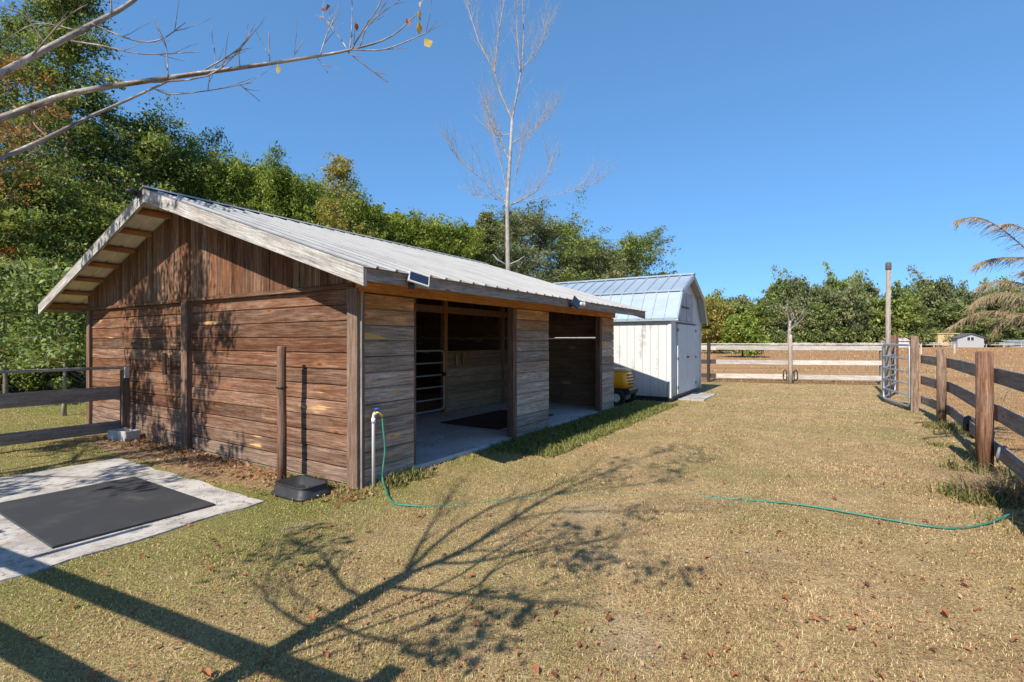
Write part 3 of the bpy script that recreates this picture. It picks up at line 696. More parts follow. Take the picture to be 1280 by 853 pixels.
# near fence, out of the frame to the left, which throws the broad bands of shadow on the lawn
_s0 = Vector((-3.01, 3.296, 0)) - LH * COT * 1.335; _s1 = Vector((-.654, 2.19, 0)) - LH * COT * 1.335
dd = (_s1 - _s0).normalized(); p0 = _s0 - dd * 1.2; p1 = _s1 + dd * .12
t = thing('board_fence', 'three board wooden fence beside the camera whose shadow crosses the lawn', 'fence', p0, math.atan2(dd.y, dd.x))
Ln = (p1 - p0).length
for z in (1.27, .86, .45):
    b = MB(); plank(b, (0, 0, z), (Ln, 0, z), .035, .112, (.5, .6, .1)); b.build('plank', M['rail'], t)
for x in (.05, Ln - .05):
    b = MB(); b.box(x - .05, x + .05, .025, .125, 0, 1.36, tone=(.5, .5, .1)); b.build('post', M['post'], t)
q = Vector((-2.92, 4.02, 0)) - LH * COT * 1.82
b = MB(); b.obox((q.x, q.y, 0), (q.x, q.y, 1.82), .04, .05, (1, 0, 0)); o = b.build('stake', M['rail']); tag(o, 'slim wooden stake beside the near board fence', 'stake')

# back fence
def fence_line(name, label, pts, zs, h, w, mats, rail_off, group=None, posts=(), rail_tone=(.6, .8, 0)):
    p = Vector(pts[0]); q = Vector(pts[1]); d = (q - p).normalized(); s = Vector((-d.y, d.x, 0))
    t = thing(name, label, 'fence', p, math.atan2(d.y, d.x), group); L = (q - p).length
    return t, L
p = Vector((6.7, 18.42, 0)); q = Vector((12.6, 16.85, 0))
t, L = fence_line('rail_fence', 'pale three board fence across the far end of the lawn', (p, q), 0, 0, 0, 0, 0)
for z, h, cut in ((1.26, .165, True), (.745, .155, False), (.24, .16, False)):
    for xa, xb in ((0, .78), (.784, 3.2), (3.204, L)):
        b = MB(); plank(b, (xa, 0, z + random.uniform(-.01, .01)), (xb, 0, z + random.uniform(-.012, .012)), .03, h, (random.uniform(.4, .9), .8, 0)); b.build('plank', M['shed_shade_rail'] if xa == 0 and not cut else M['pale_rail'], t)
b = MB(); b.obox((0, .05, 1.395), (L, .05, 1.395), .14, .035, (0, 0, 1), (.8, .9, 0)); b.build('cap_rail', M['pale_rail'], t)
for x, hh, wd, mm in ((.52, 1.47, .10, 'shed_shade_rail'), (L - .05, 1.52, .12, 'grey_post')):
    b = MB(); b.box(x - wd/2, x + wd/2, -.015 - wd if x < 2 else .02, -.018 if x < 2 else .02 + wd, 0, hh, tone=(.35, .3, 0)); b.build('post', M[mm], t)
pm = gp(988, 480, 0); 
lx = (pm - p).dot((q - p).normalized())
b = MB(); b.tube([(lx, -.11, -.1), (lx + .01, -.11, .6), (lx, -.11, 1.25), (lx + .012, -.11, 1.72)], [.075, .07, .065, .05], 10, (.6, .6, 0)); b.build('round_post', M['grey_post'], t)
for sx_ in (-.17, .17):
    b = MB(); b.tube([(lx + sx_ + .06 * math.cos(a_), -.13, .30 + .19 * math.sin(a_)) for a_ in np.linspace(0, 2 * PI, 17)], .018, 6, caps=False); b.build('wire_coil', M['iron'], t)
# pole
t = thing('utility_pole', 'tall slim grey pole with a dark cap behind the metal gate', 'pole', (9.96, 13.2, 0))
b = MB(); b.tube([(0, 0, -.2), (0, 0, 1.6), (.01, 0, 3.42)], [.070, .062, .052], 12, (.4, .7, 0)); b.build('shaft', M['grey_post'], t)
b = MB(); b.lathe([(.058, 3.38), (.068, 3.41), (.066, 3.55), (.05, 3.585), (0, 3.59)], (.01, 0, 0), 12); b.build('cap', M['cap'], t)
b = MB(); b.tube([(-.0, -.078, .1), (0, -.070, 1.6), (.01, -.060, 3.36)], .012, 8); b.build('conduit', M['grey_bark'], t)
# metal farm gates
h1 = Vector((8.50, 10.66, 0)); e1 = Vector((9.15, 12.27, 0)); d = (e1 - h1)
t = thing('farm_gate', 'galvanised tube gate hung on the tall grey post', 'gate', h1, math.atan2(d.y, d.x), 'galvanised farm gates')
zs = [.10, .34, .58, .84, 1.12, 1.41]
tube_gate(t, d.length, zs, .024, M['galv'])
h2 = Vector((10.72, 13.95, 0)); d = h2 - Vector((9.20, 12.36, 0))
t = thing('farm_gate', 'galvanised tube gate angled back behind the first gate beside the pole', 'gate', (9.20, 12.36, 0), math.atan2(d.y, d.x), 'galvanised farm gates')
tube_gate(t, d.length, zs, .024, M['galv'], (d.length * .5,))
b = MB(); b.box(-.07, .07, -.07, .07, 0, 1.66, tone=(.5, .2, 0)); o = b.build('gate_post', M['red_post'], None, (10.79, 14.06, 0), .5); tag(o, 'reddish square post behind the pole holding the far gate', 'post')
# right fence
P1 = Vector((8.56, 10.6, 0)); P2 = Vector((7.70, 8.94, 0)); P3 = Vector((5.42, 5.72, 0)); dv = (P3 - P2).normalized(); P4 = P3 + dv * 2.6; P5 = P4 + dv * 2.4
org = P1; rz = math.atan2((P4 - P1).y, (P4 - P1).x)
t = thing('pasture_fence', 'dark three plank fence along the grass with reddish round posts', 'fence', org, rz)
inv = Matrix.Rotation(-rz, 3, 'Z')
def lf(P, z=0.0): v = inv @ (Vector((P.x, P.y, 0)) - org); return Vector((v.x, v.y, z))
def fpost(P, h, r, mat, tone):
    b = MB(); c = lf(P); b.tube([(c.x, c.y, -.1), (c.x, c.y + .004, h * .5), (c.x, c.y, h - .012), (c.x, c.y, h)], [r * 1.04, r, r * .97, r * .86], 14, tone); b.build('post', mat, t)
b = MB(); c = lf(P1); b.box(c.x - .068, c.x + .068, c.y - .068, c.y + .068, -.1, 1.61, tone=(.55, .75, 0)); b.build('gate_post', M['red_post'], t)
fpost(P2, 1.36, .070, M['red_post'], (.60, .65, .1)); fpost(P3, 1.38, .080, M['red_post'], (.55, .15, .2)); fpost(P4, 1.36, .10, M['red_post'], (.5, .3, .1)); fpost(P5, 1.36, .10, M['red_post'], (.5, .3, .1))
nv = Vector((dv.y, -dv.x, 0))
if nv.x < 0: nv = -nv
for Pa, Pb in ((P1, P2), (P2, P3), (P3, P4), (P4, P5)):
    for z, h in ((1.115, .175), (.69, .18), (.265, .165)):
        b = MB(); a_ = Pa + nv * .12; b_ = Pb + nv * .12; j = random.uniform(-.012, .012); drop = .09 if (z < .5 and Pa is P3) else 0
        plank(b, lf(a_, z + j), lf(b_, z + j * .5 - .01 - drop * 0), .035, h, (random.uniform(.35, .75), .85, 0)); b.build('plank', M['rail'], t)
# black bucket hung on the low plank by straps
q = P3 + (P2 - P3).normalized() * 1.86 + nv * .12; rzq = math.atan2((P3 - P2).y, (P3 - P2).x)
t = thing('hanging_feeder', 'black feeder hooked over the lowest plank beside the reddish post', 'feeder', (q.x, q.y, 0), rzq)
for dx in (-.13, .0):
    b = MB(); b.tube([(dx, .03, .10), (dx, .045, .30), (dx, .03, .375), (dx, 0, .39), (dx, -.03, .375), (dx, -.045, .30), (dx, -.04, .2)], .026, 8); b.build('strap', M['dusty_black'], t)
b = MB(); loft(b, [rrect(.16, .07, .05, .0), rrect(.19, .09, .06, .2), rrect(.2, .095, .06, .22), rrect(.18, .08, .05, .22), rrect(.15, .06, .04, .03)]); b.v = [(v[0] + .18, v[1] + .12, v[2] + .04) for v in b.v]; b.build('trough', M['dusty_black'], t)
# rag on the plank to the right
q = P3 + dv * .48 + nv * .10
b = MB(); b.tube([(0, 0, .38), (.03, -.05, .36), (.02, -.07, .27), (-.03, -.06, .20)], [.012, .02, .016, .006], 7); b.tube([(0, 0, .38), (.09, -.03, .39), (.16, -.04, .33)], [.012, .018, .006], 7); o = b.build('rag', M['cloth'], None, (q.x, q.y, .0), rzq); tag(o, 'pale knotted rag tied on the low plank of the pasture fence', 'rag')

# ------------------------------------------------------------------ white gambrel shed
SX0, SX1, SY0, SY1 = 8.9, 12.15, -.715, 3.2
q = bw(SX0, SY0); shed = thing('garden_shed', 'white wooden shed with a gambrel metal roof and double doors', 'shed', (q.x, q.y, 0), TH)
W, Dp = SX1 - SX0, SY1 - SY0
gam = [(-.0, 2.07), (.45, 2.72), (W/2, 3.25), (W - .45, 2.72), (W, 2.07)]
def grooved(mb, p, u, n, L, z0, z1, step=.2):
    p = Vector(p); u = Vector(u); n = Vector(n); x = 0
    while x < L - .01:
        wd = min(step, L - x); mb.board(p + u * x + Vector((0, 0, z0)), (0, 0, 1), u, n, z1 - z0, wd - .003, .02, (.5, .5, .5), .009); x += step
b = MB(); grooved(b, (0, Dp - .02, 0), (0, -1, 0), (-1, 0, 0), Dp - .04, .13, 1.935); b.build('side_wall', M['shed'], shed)
b = MB(); b.box(-.03, .0, .0, Dp, 1.93, 2.09); b.build('frieze_board', M['shed_trim'], shed)
b = MB(); b.box(-.025, .05, -.025, .05, .11, 1.925); b.build('corner_trim', M['shed_trim'], shed)
b = MB(); b.box(W - .05, W + .025, -.025, .05, .11, 2.04); b.build('corner_trim', M['shed_trim'], shed)
b = MB(); grooved(b, (W, 0.02, 0), (0, 1, 0), (1, 0, 0), Dp - .04, .13, 2.07); b.build('side_wall', M['shed'], shed)
for yy, nm in ((0, 'front_wall'), (Dp - .02, 'back_wall')):
    b = MB(); xs = np.arange(0, W, .2)
    def gz(x):
        for (xa, za), (xb, zb) in zip(gam, gam[1:]):
            if xa <= x <= xb + 1e-9: return za + (zb - za) * (x - xa) / (xb - xa)
        return 2.07
    for x in xs:
        x1 = min(x + .2 - .006, W); poly = [(x, yy, .13), (x1, yy, .13), (x1, yy, gz(x1))] + [(g_[0], yy, g_[1]) for g_ in gam[::-1] if x < g_[0] < x1] + [(x, yy, gz(x))]
        b.prism(poly, (0, .02, 0), (0, 0, 1))
    b.build(nm, M['shed'], shed)
b = MB(); b.box(.06, W - .06, .05, Dp - .05, .0, .128); b.build('skid_base', M['dark_plastic'], shed)
# roof, ribbed sheets on each of four planes
def shed_plane(a, c, nm):
    (xa, za), (xc, zc) = a, c; b = MB(); d = Vector((xc - xa, 0, zc - za)); n_ = Vector((-d.z, 0, d.x)).normalized()
    if n_.z < 0: n_ = -n_
    ya, yb = -.2, Dp + .12
    P0 = Vector((xa, 0, za)); P1_ = Vector((xc, 0, zc))
    b.prism([P0 + Vector((0, ya, 0)), P1_ + Vector((0, ya, 0)), P1_ + n_ * .02 + Vector((0, ya, 0)), P0 + n_ * .02 + Vector((0, ya, 0))], (0, yb - ya, 0))
    y = ya + .02
    while y < yb:
        b.prism([P0 + n_ * .021 + Vector((0, y, 0)), P0 + n_ * .045 + Vector((0, y, 0)), P0 + n_ * .045 + Vector((0, y + .03, 0)), P0 + n_ * .021 + Vector((0, y + .03, 0))], P1_ - P0); y += .305
    b.build(nm, M['shed_roof'], shed)
E0 = (-.10, 2.02); E1 = (.40, 2.735); RG = (W/2, 3.27); E2 = (W - .40, 2.735); E3 = (W + .10, 2.02)
for a, c in ((E0, E1), (E1, RG), (RG, E2), (E2, E3)): shed_plane(a, c, 'roof_panel')
b = MB()
for x_, z_ in (E0, E1):
    pass
b.box(E1[0] - .06, E1[0] + .03, -.21, Dp + .13, E1[1] + .008, E1[1] + .055); b.build('roof_trim', M['shed_roof'], shed)
b = MB(); b.box(W/2 - .1, W/2 + .1, -.21, Dp + .13, 3.282, 3.325); b.build('ridge_cap', M['shed_roof'], shed)
b = MB(); b.box(E0[0] - .015, E0[0] + .03, -.21, Dp + .13, E0[1] - .03, E0[1] + .05); b.build('drip_edge', M['shed_roof'], shed)
for a, c in ((E0, E1), (E1, RG), (RG, E2), (E2, E3)):
    b = MB(); b.obox((a[0], -.185, a[1] - .05), (c[0], -.185, c[1] - .05), .03, .09, (0, 0, 1)); b.build('rake_trim', M['shed_trim'] if a[0] < W/2 else M['tan_plastic'], shed)
# doors
for x0, x1 in ((.56, 1.52), (1.535, 2.50)):
    b = MB(); x = x0
    while x < x1 - .01:
        b.box(x, min(x + .26, x1) - .004, -.04, -.004, .17, 1.93, grain=(0, 0, 1)); x += .26
    dr = b.build('door', M['shed_trim'], shed)
    for z in (.32, 1.05, 1.78):
        xx = x0 if x0 < 1 else x1
        h = MB(); h.box(xx - .05, xx + .03, -.052, -.041, z - .035, z + .035); h.build('hinge', M['iron'], dr)
    if x0 > 1:
        h = MB(); h.box(x0 - .05, x0 + .13, -.065, -.041, 1.05, 1.09); h.build('latch', M['iron'], dr)
b = MB(); b.box(.5, 2.56, -.045, -.004, 1.945, 1.975, tone=(.2, 0, 0)); b.build('door_head', M['iron'], shed)
for x0, x1 in ((.74, 1.46),  (1.50, 2.2)):
    b = MB(); b.box(x0, x1, -.03, -.004, 2.03, 2.78); b.build('loft_door', M['loft'], shed)
b = MB(); b.box(.95, 1.7, -.05, -.031, 2.36, 2.41); b.build('loft_hinge', M['iron'], shed)

# ------------------------------------------------------------------ yellow riding mower between barn and shed
q = bw(7.95, .27); t = thing('riding_mower', 'yellow riding lawn mower parked between the barn and the shed', 'mower', (q.x, q.y, 0), TH - PI/2)
# local +x is the front (towards the lawn)
b = MB(); loft(b, [rrect(.43, .26, .10, .40), rrect(.44, .27, .11, .55), rrect(.42, .26, .12, .72), rrect(.37, .22, .12, .80), rrect(.28, .14, .1, .825)]); b.v = [(v[0] - .12, v[1], v[2]) for v in b.v]; b.build('hood', M['yellow'], t)
b = MB(); loft(b, [rrect(.40, .24, .1, .78), rrect(.37, .22, .12, .83), rrect(.25, .13, .1, .845)]); b.v = [(v[0] - .10, v[1], v[2] + .012) for v in b.v]; b.build('hood_top', M['tan_plastic'], t)
b = MB()
for z in (.48, .55, .62, .69): b.box(.29, .328, -.18, .18, z, z + .035)
b.build('grille', M['dark_plastic'], t)
b = MB(); b.box(-.9, .3, -.24, .24, .24, .398); b.build('chassis', M['dark_plastic'], t)
b = MB(); b.box(.305, .40, -.28, .28, .27, .40, c=.03); b.build('bumper', M['dark_plastic'], t)
def wheel(x, y, r, w_):
    b = MB(); b.lathe([(r * .55, -w_*.25), (r * .55, -w_/2), (r * .86, -w_/2), (r, -w_/3), (r, w_/3), (r * .86, w_/2), (r * .55, w_/2), (r * .55, w_*.25)], (x, y, r), 20, 'y'); wh = b.build('wheel', M['tyre'], t)
    c = MB(); c.lathe([(0, -w_*.36), (r * .3, -w_*.38), (r * .55, -w_*.46), (r * .57, -w_*.3), (r*.57, w_*.3), (r * .55, w_*.46), (r * .3, w_*.38), (0, w_*.36)], (x, y, r), 16, 'y'); c.build('rim', M['rim'], wh)
for sy in (-1, 1): wheel(.12, sy * .36, .19, .15); wheel(-.95, sy * .38, .25, .22)
b = MB(); b.box(-1.15, -.5, -.42, .42, .5, .56, c=.02); b.build('fender', M['yellow'], t)
b = MB(); loft(b, [rrect(.2, .22, .08, .58), rrect(.22, .24, .09, .66)]); b.v = [(v[0] - .92, v[1], v[2]) for v in b.v]; b.obox((-1.12, 0, .66), (-1.2, 0, 1.0), .4, .06, (1, 0, 0)); b.build('seat', M['dusty_black'], t)
b = MB(); b.tube([(-.56, 0, .6), (-.68, 0, .9)], .025, 8); b.lathe([(.16, -.012), (.175, 0), (.16, .012), (.145, 0)], (-.68, 0, .91), 18); b.build('steering_wheel', M['dark_plastic'], t)

# ------------------------------------------------------------------ far buildings and fence
t = thing('small_house', 'small grey gabled house far across the field', 'house', (107.7, 117, 0), -.12)
b = MB(); b.prism([(-2.8, 0, 0), (2.8, 0, 0), (2.8, 0, 2.2), (0, 0, 3.15), (-2.8, 0, 2.2)], (0, 6, 0)); b.build('wall', plain('grey_clapboard', (.36, .36, .365), .8), t)
for s_ in (-1, 1):
    b = MB(); b.prism([(s_ * 3.15, -.3, 2.1), (0, -.3, 3.17), (0, -.3, 3.36), (s_ * 3.15, -.3, 2.28)], (0, 6.8, 0)); b.build('roof', plain('dark_shingle', (.10, .10, .11), .9), t)
b = MB(); b.box(-.95, .75, -.06, -.005, 1.5, 2.5); f_ = b.build('window', M['white_plastic'], t)
for wx in (-.8, .0):
    b = MB(); b.box(wx, wx + .6, -.09, -.062, 1.62, 2.4); b.build('pane', M['panel_glass'], f_)
t = thing('tan_outbuilding', 'tan flat roofed outbuilding beside the small grey house', 'outbuilding', (104.6, 119.6, 0), -.12)
b = MB(); b.box(-2.2, 2.2, 0, 4, 0, 3.2); b.build('wall', M['tan_plastic'], t); b = MB(); b.box(-2.4, 2.4, -.2, 4.2, 3.2, 3.4); b.build('roof', M['tan_plastic'], t)
b = MB(); b.box(.4, 1.6, -.05, -.005, .2, 2.3); b.build('door', M['dark_plastic'], t)
t = thing('white_stable', 'long low white stable beyond the field behind the gate', 'stable', (91.5, 118, 0), -.05)
b = MB(); b.box(-2.6, 2.4, 0, 3, 0, 1.5); b.build('wall', M['shed_trim'], t)
b = MB(); b.prism([(-2.8, -.3, 1.5), (2.6, -.3, 1.5), (2.6, 1.5, 2.3), (-2.8, 1.5, 2.3)], (0, .2, .12)); b.build('roof', plain('pinkish_roof', (.42, .33, .31), .8), t)
for x in (-1.4, .1, 1.2):
    b = MB(); b.box(x, x + .35, -.1, -.005, .0, 2.0); b.build('door_post', M['white_plastic'], t)
t = thing('grey_shelter', 'low pale grey shelter at the edge of the field near the house', 'shelter', (121.0, 119, 0), -.1)
b = MB(); b.box(-2, 2.4, 0, 3, 0, 1.3); b.build('wall', plain('pale_grey_wall', (.30, .31, .31), .8), t)
b = MB(); b.prism([(-2.2, -.2, 1.3), (2.6, -.2, 1.3), (2.4, 1.5, 1.8), (-2, 1.5, 1.8)], (0, 1.4, 0.05)); b.build('roof', M['shed_roof'], t)
b = MB(); b.box(-.9, .2, -.05, -.005, .3, 1.3); b.build('opening', M['dark_plastic'], t)
def far_fence(label, p, q, n, zs, h, hp, wp):
    p = Vector(p); q = Vector(q); d = q - p; t = thing('paddock_fence', label, 'fence', p, math.atan2(d.y, d.x)); L = d.length
    for z in zs:
        b = MB(); b.obox((0, 0, z), (L, 0, z), .06, h, (0, 0, 1), (.7, .9, 0)); b.build('rail', M['pale_rail'], t)
    for k in range(n):
        x = L * k / (n - 1); b = MB(); b.box(x - wp/2, x + wp/2, .035, .035 + wp, 0, hp, tone=(.7, .9, 0)); b.build('post', M['pale_rail'], t)
far_fence('long white paddock fence far off at the foot of the tree line', (40, 121, 0), (150, 118, 0), 28, (.62, 1.0), .2, 1.2, .18)
for k, (px, py) in enumerate(((1151, 443), (1193, 442), (955, 440), (985, 441))):
    Y = 1.5 * 623 / (py - 426.5); b = MB(); b.box(-.07, .07, -.07, .07, 0, 1.15, tone=(.8, .9, 0)); o = b.build('marker_post', M['pale_rail'], None, ((px - 640) * Y / 623, Y, 0)); tag(o, 'slim pale post standing alone out in the brown field', 'post', 'pale posts in the field')

# ------------------------------------------------------------------ foliage
def leaves_at(C, size, rng, asp=.55, up=.35, radial=None, droop=0.0):
    n = len(C)
    d = rng.normal(size=(n, 3)); d[:, 2] -= droop
    if radial is not None: d = radial + .45 * d
    d /= np.linalg.norm(d, axis=1)[:, None] + 1e-9
    nrm = rng.normal(size=(n, 3)); nrm[:, 2] = np.abs(nrm[:, 2]) + up
    s = np.cross(d, nrm); s /= np.linalg.norm(s, axis=1)[:, None] + 1e-9
    L = (size * rng.uniform(.6, 1.35, n))[:, None]; Wd = L * asp
    fold = np.cross(s, d) * (L * rng.uniform(-.18, .18, n)[:, None])
    V = np.stack([C - d * L * .5, C + s * Wd * .5 + fold, C + d * L * .5, C - s * Wd * .5 + fold], axis=1).reshape(-1, 3)
    return V, np.arange(n * 4).reshape(n, 4)
def spray_pts(rng, z0, z1, R, prof, ns, per, rise=.35, droop=.25, sig=.10, t0=.2, flat=.55):
    h = rng.uniform(0, 1, ns) ** .85; a = rng.uniform(0, 2 * PI, ns); ph = rng.uniform(0, 6, 3)
    lob = 1 + .22 * np.sin(a * 2 + ph[0] + h * 5) + .14 * np.sin(a * 5 + ph[1] - h * 9)
    L = R * PROF[prof](h) * lob * rng.uniform(.55, 1.12, ns) + .15
    S = np.stack([np.zeros(ns), np.zeros(ns), z0 + (z1 - z0) * h * .93], 1); rs = (rise + .55 * h ** 2) * rng.uniform(.5, 1.4, ns)
    def at(t):
        return S[:, None, :] + np.stack([np.cos(a)[:, None] * L[:, None] * t, np.sin(a)[:, None] * L[:, None] * t, L[:, None] * (rs[:, None] * t - droop * t * t)], 2)
    t = t0 + (1 - t0) * rng.uniform(0, 1, (ns, per)) ** .7
    knot = np.round(t * 7 + rng.uniform(-.35, .35, (ns, 1))) / 7; t = np.where(rng.uniform(0, 1, t.shape) < .65, .65 * knot + .35 * t, t)
    C = at(t); sg = sig * R * (.45 + .75 * np.sin(PI * np.clip(t, .1, .95)))[:, :, None] * rng.uniform(.6, 1.4, (ns, 1, 1))
    off = rng.normal(0, 1, C.shape) * sg; off[:, :, 2] *= flat
    tips = at(np.array([[0.0, .35, .7, .97]]))
    return (C + off).reshape(-1, 3), np.repeat(rng.uniform(-.22, .22, ns), per), np.repeat(rng.uniform(0, 1, ns), per), tips
PROF = {
    'oval': lambda h: np.sqrt(np.clip(1 - (2 * h - 1) ** 2, 0, 1)) ** .8,
    'cone': lambda h: np.clip(1.02 - h, 0, 1) ** .75 * np.clip(h * 6 + .35, 0, 1),
    'column': lambda h: np.clip(1.03 - h ** 2.4, 0, 1) ** .6,
    'dome': lambda h: np.clip(1 - h ** 2.2, 0, 1) ** .5 * (.75 + .25 * np.clip(h * 4, 0, 1)),
}
def crown_pts(rng, z0, z1, R, prof, nc, cr, per, squash=.75, shell=.5, wob=.25):
    h = rng.uniform(0, 1, nc) ** .9; a = rng.uniform(0, 2 * PI, nc)
    lob = 1 + wob * np.sin(a * 3 + rng.uniform(0, 6)) * np.sin(h * 7 + rng.uniform(0, 6))
    rr = R * PROF[prof](h) * lob * (shell + (1 - shell) * rng.uniform(0, 1, nc) ** .5)
    K = np.stack([rr * np.cos(a), rr * np.sin(a), z0 + (z1 - z0) * h], axis=1)
    cs = cr * rng.uniform(.55, 1.35, nc)
    d = rng.normal(size=(nc, per, 3)); d /= np.linalg.norm(d, axis=2)[:, :, None]
    rad = rng.uniform(0, 1, (nc, per, 1)) ** .45; off = d * rad * cs[:, None, None]; off[:, :, 2] *= squash
    C = (K[:, None, :] + off).reshape(-1, 3)
    ct = np.repeat(rng.uniform(-.22, .22, nc), per); ch = np.repeat(rng.uniform(0, 1, nc), per)
    return K, C, ct, ch, d.reshape(-1, 3)
def make_tree(name, label, cat, loc, H, R, z0, prof, mat, bark, nc=60, cr=.8, per=260, leaf=.15, asp=.55, trunk_r=.16, seed=1, group=None, squash=.75, radial=False, shell=.5, limbs=14, droop=0.0, tone_mid=.45, rz=0.0, spray=None):
    rng = np.random.default_rng(seed); rd = random.Random(seed)
    t = thing(name, label, cat, loc, rz, group)
    K, C, ct, ch, dr = crown_pts(rng, z0, H - cr * .6, R, prof, nc, cr, per, squash, shell)
    if spray is not None:
        C, ct, ch, tips = spray_pts(rng, z0, H, R, prof, **spray); dr = np.zeros_like(C)
    V, F = leaves_at(C, leaf * (rng.choice([.6, .8, 1, 1.35], len(C)) if spray else 1.0), rng, asp, radial=(dr + np.array([0, 0, .5])) if radial else None, droop=droop)
    n = len(C); tone = np.stack([np.clip(tone_mid + 1.2 * ct + rng.normal(0, .26, n), 0, 1), np.clip(.5 * ch + .5 * rng.uniform(0, 1, n), 0, 1), rng.uniform(0, 1, n)], axis=1)
    np_mesh('crown', V, F, tone, mat, t)
    b = MB(); bend = [(0, 0, -.1)]; Ht = z0 + (H - z0) * .8; bx = by = 0
    for k in range(1, 7):
        bx += rd.uniform(-.04, .04) * H * .12; by += rd.uniform(-.04, .04) * H * .12; bend.append((bx, by, Ht * k / 6))
    rad = [trunk_r * (1.15 if k == 0 else 1 - .8 * k / 6) for k in range(7)]
    b.tube(bend, rad, 8)
    idx = sorted(range(len(K)), key=lambda i: K[i][2])[::max(1, len(K) // max(limbs, 1))]
    for i in idx[:limbs]:
        e = Vector(K[i]); zz = max(.25 * e.z, e.z - .55 * math.hypot(e.x, e.y) - .3); f = min(.999, zz / Ht) * 6; k = int(f); u = f - k
        s_ = Vector(bend[k]).lerp(Vector(bend[min(k+1, 6)]), u); mid = s_.lerp(e, .5) + Vector((rd.uniform(-.1, .1), rd.uniform(-.1, .1), .12)) * R * .4
        r0 = rad[k] * .45; b.tube([s_, mid, e], [r0, r0 * .6, r0 * .22], 5, caps=False)
    if spray is not None:
        for q_ in tips[::2]:
            P_ = [Vector(p_) for p_ in q_]; ax_ = min(.99, P_[0].z / Ht) * 6; k_ = int(ax_); c_ = Vector(bend[k_]).lerp(Vector(bend[min(k_ + 1, 6)]), ax_ - k_); P_[0] = Vector((c_.x, c_.y, P_[0].z))
            r0 = max(.012, rad[min(k_, 6)] * .28); b.tube(P_, [r0, r0 * .7, r0 * .4, r0 * .12], 4, caps=False)
    b.build('trunk', bark, t)
    return t
def px_at(px, Y): return ((px - 640) * Y / 623, Y, 0)
def top_h(py, Y): return 1.5 + (426.5 - py) * Y / 623

LEFT = 'trees behind the left of the barn'
make_tree('evergreen_tree', 'very tall dark evergreen whose top leaves the picture above the fence', 'tree', px_at(84, 20), 18.5, 3.4, 1.5, 'cone', M['dark_oak'], M['bark'], 200, .85, 380, .125, .5, .22, 21, LEFT, limbs=0, spray=dict(ns=300, per=260, rise=0.15, droop=0.35, sig=0.085, t0=0.15))
make_tree('evergreen_tree', 'tall dark evergreen at the very left edge of the tree mass', 'tree', px_at(-70, 21), 17.0, 3.8, 1.5, 'column', M['oak'], M['bark'], 140, .95, 350, .13, .5, .22, 22, LEFT, limbs=0, spray=dict(ns=220, per=240, rise=0.2, droop=0.3, sig=0.09, t0=0.15))
make_tree('evergreen_tree', 'loose tall tree with sky showing through at the top left', 'tree', px_at(22, 24), 17.5, 2.6, 4, 'column', M['oak'], M['bark'], 90, .7, 240, .125, .5, .2, 29, LEFT, limbs=0, spray=dict(ns=120, per=180, rise=0.3, droop=0.25, sig=0.1, t0=0.25))
make_tree('broadleaf_tree', 'dark green tree rising just behind the barn roof peak', 'tree', px_at(178, 22), top_h(150, 22), 3.1, 1.0, 'oval', M['dark_oak'], M['bark'], 160, .8, 380, .125, .55, .2, 23, LEFT, limbs=0, spray=dict(ns=230, per=260, rise=0.35, droop=0.3, sig=0.095, t0=0.15))
make_tree('broadleaf_tree', 'dense green tree filling the gap left of the barn under the tall evergreen', 'tree', px_at(28, 17.5), top_h(215, 17.5), 2.5, .6, 'oval', M['oak'], M['bark'], 130, .7, 400, .11, .55, .18, 24, LEFT, limbs=14, spray=dict(ns=210, per=240, rise=0.35, droop=0.35, sig=0.1, t0=0.15))
make_tree('autumn_tree', 'thin rusty orange autumn tree at the left edge', 'tree', px_at(-8, 16.5), top_h(70, 16.5), 1.7, 3.5, 'oval', M['rust_leaf'], M['grey_bark'], 40, .5, 170, .11, .6, .1, 25, LEFT, limbs=20, spray=dict(ns=60, per=90, rise=0.5, droop=0.2, sig=0.12, t0=0.3))
make_tree('broadleaf_tree', 'mid green tree between the tall evergreen and the barn gable', 'tree', px_at(118, 18.5), top_h(250, 18.5), 2.2, .6, 'dome', M['oak'], M['bark'], 120, .65, 400, .11, .55, .16, 26, LEFT, limbs=14, spray=dict(ns=200, per=230, rise=0.35, droop=0.35, sig=0.1, t0=0.15))
make_tree('young_tree', 'young pale leaved tree with a slim pale trunk behind the left fence', 'tree', px_at(80, 10.0), 2.75, 1.15, 1.05, 'dome', M['pale_leaf'], M['pale_bark'], 60, .34, 100, .10, .5, .04, 27, limbs=0, tone_mid=.6, spray=dict(ns=90, per=80, rise=0.35, droop=0.45, sig=0.13, t0=0.2))
make_tree('young_tree', 'pale leaved spreading young tree at the left frame edge behind the fence', 'tree', px_at(8, 11.5), 3.3, 1.35, 1.2, 'dome', M['pale_leaf'], M['bark'], 60, .42, 100, .11, .5, .05, 28, limbs=0, tone_mid=.5, spray=dict(ns=90, per=80, rise=0.35, droop=0.45, sig=0.13, t0=0.2))
ev_ = [o for o in bpy.data.objects if o.name == 'evergreen_tree.001'][0]
for k, (x_, y_, sc_) in enumerate(((-24, 13, .95), (-27, 8.5, .85), (-31, 17, 1.05), (-29, 3, .9))):
    o = copy_tree(ev_); o.location = (x_, y_, 0); o.scale = (sc_, sc_, sc_); o.rotation_euler = (0, 0, 1.1 * k + .7); o['label'] = ['tall evergreen outside the view left of the barn', 'evergreen outside the view beyond the left fence', 'large evergreen far outside the view on the left', 'evergreen standing level with the camera far to the left'][k]
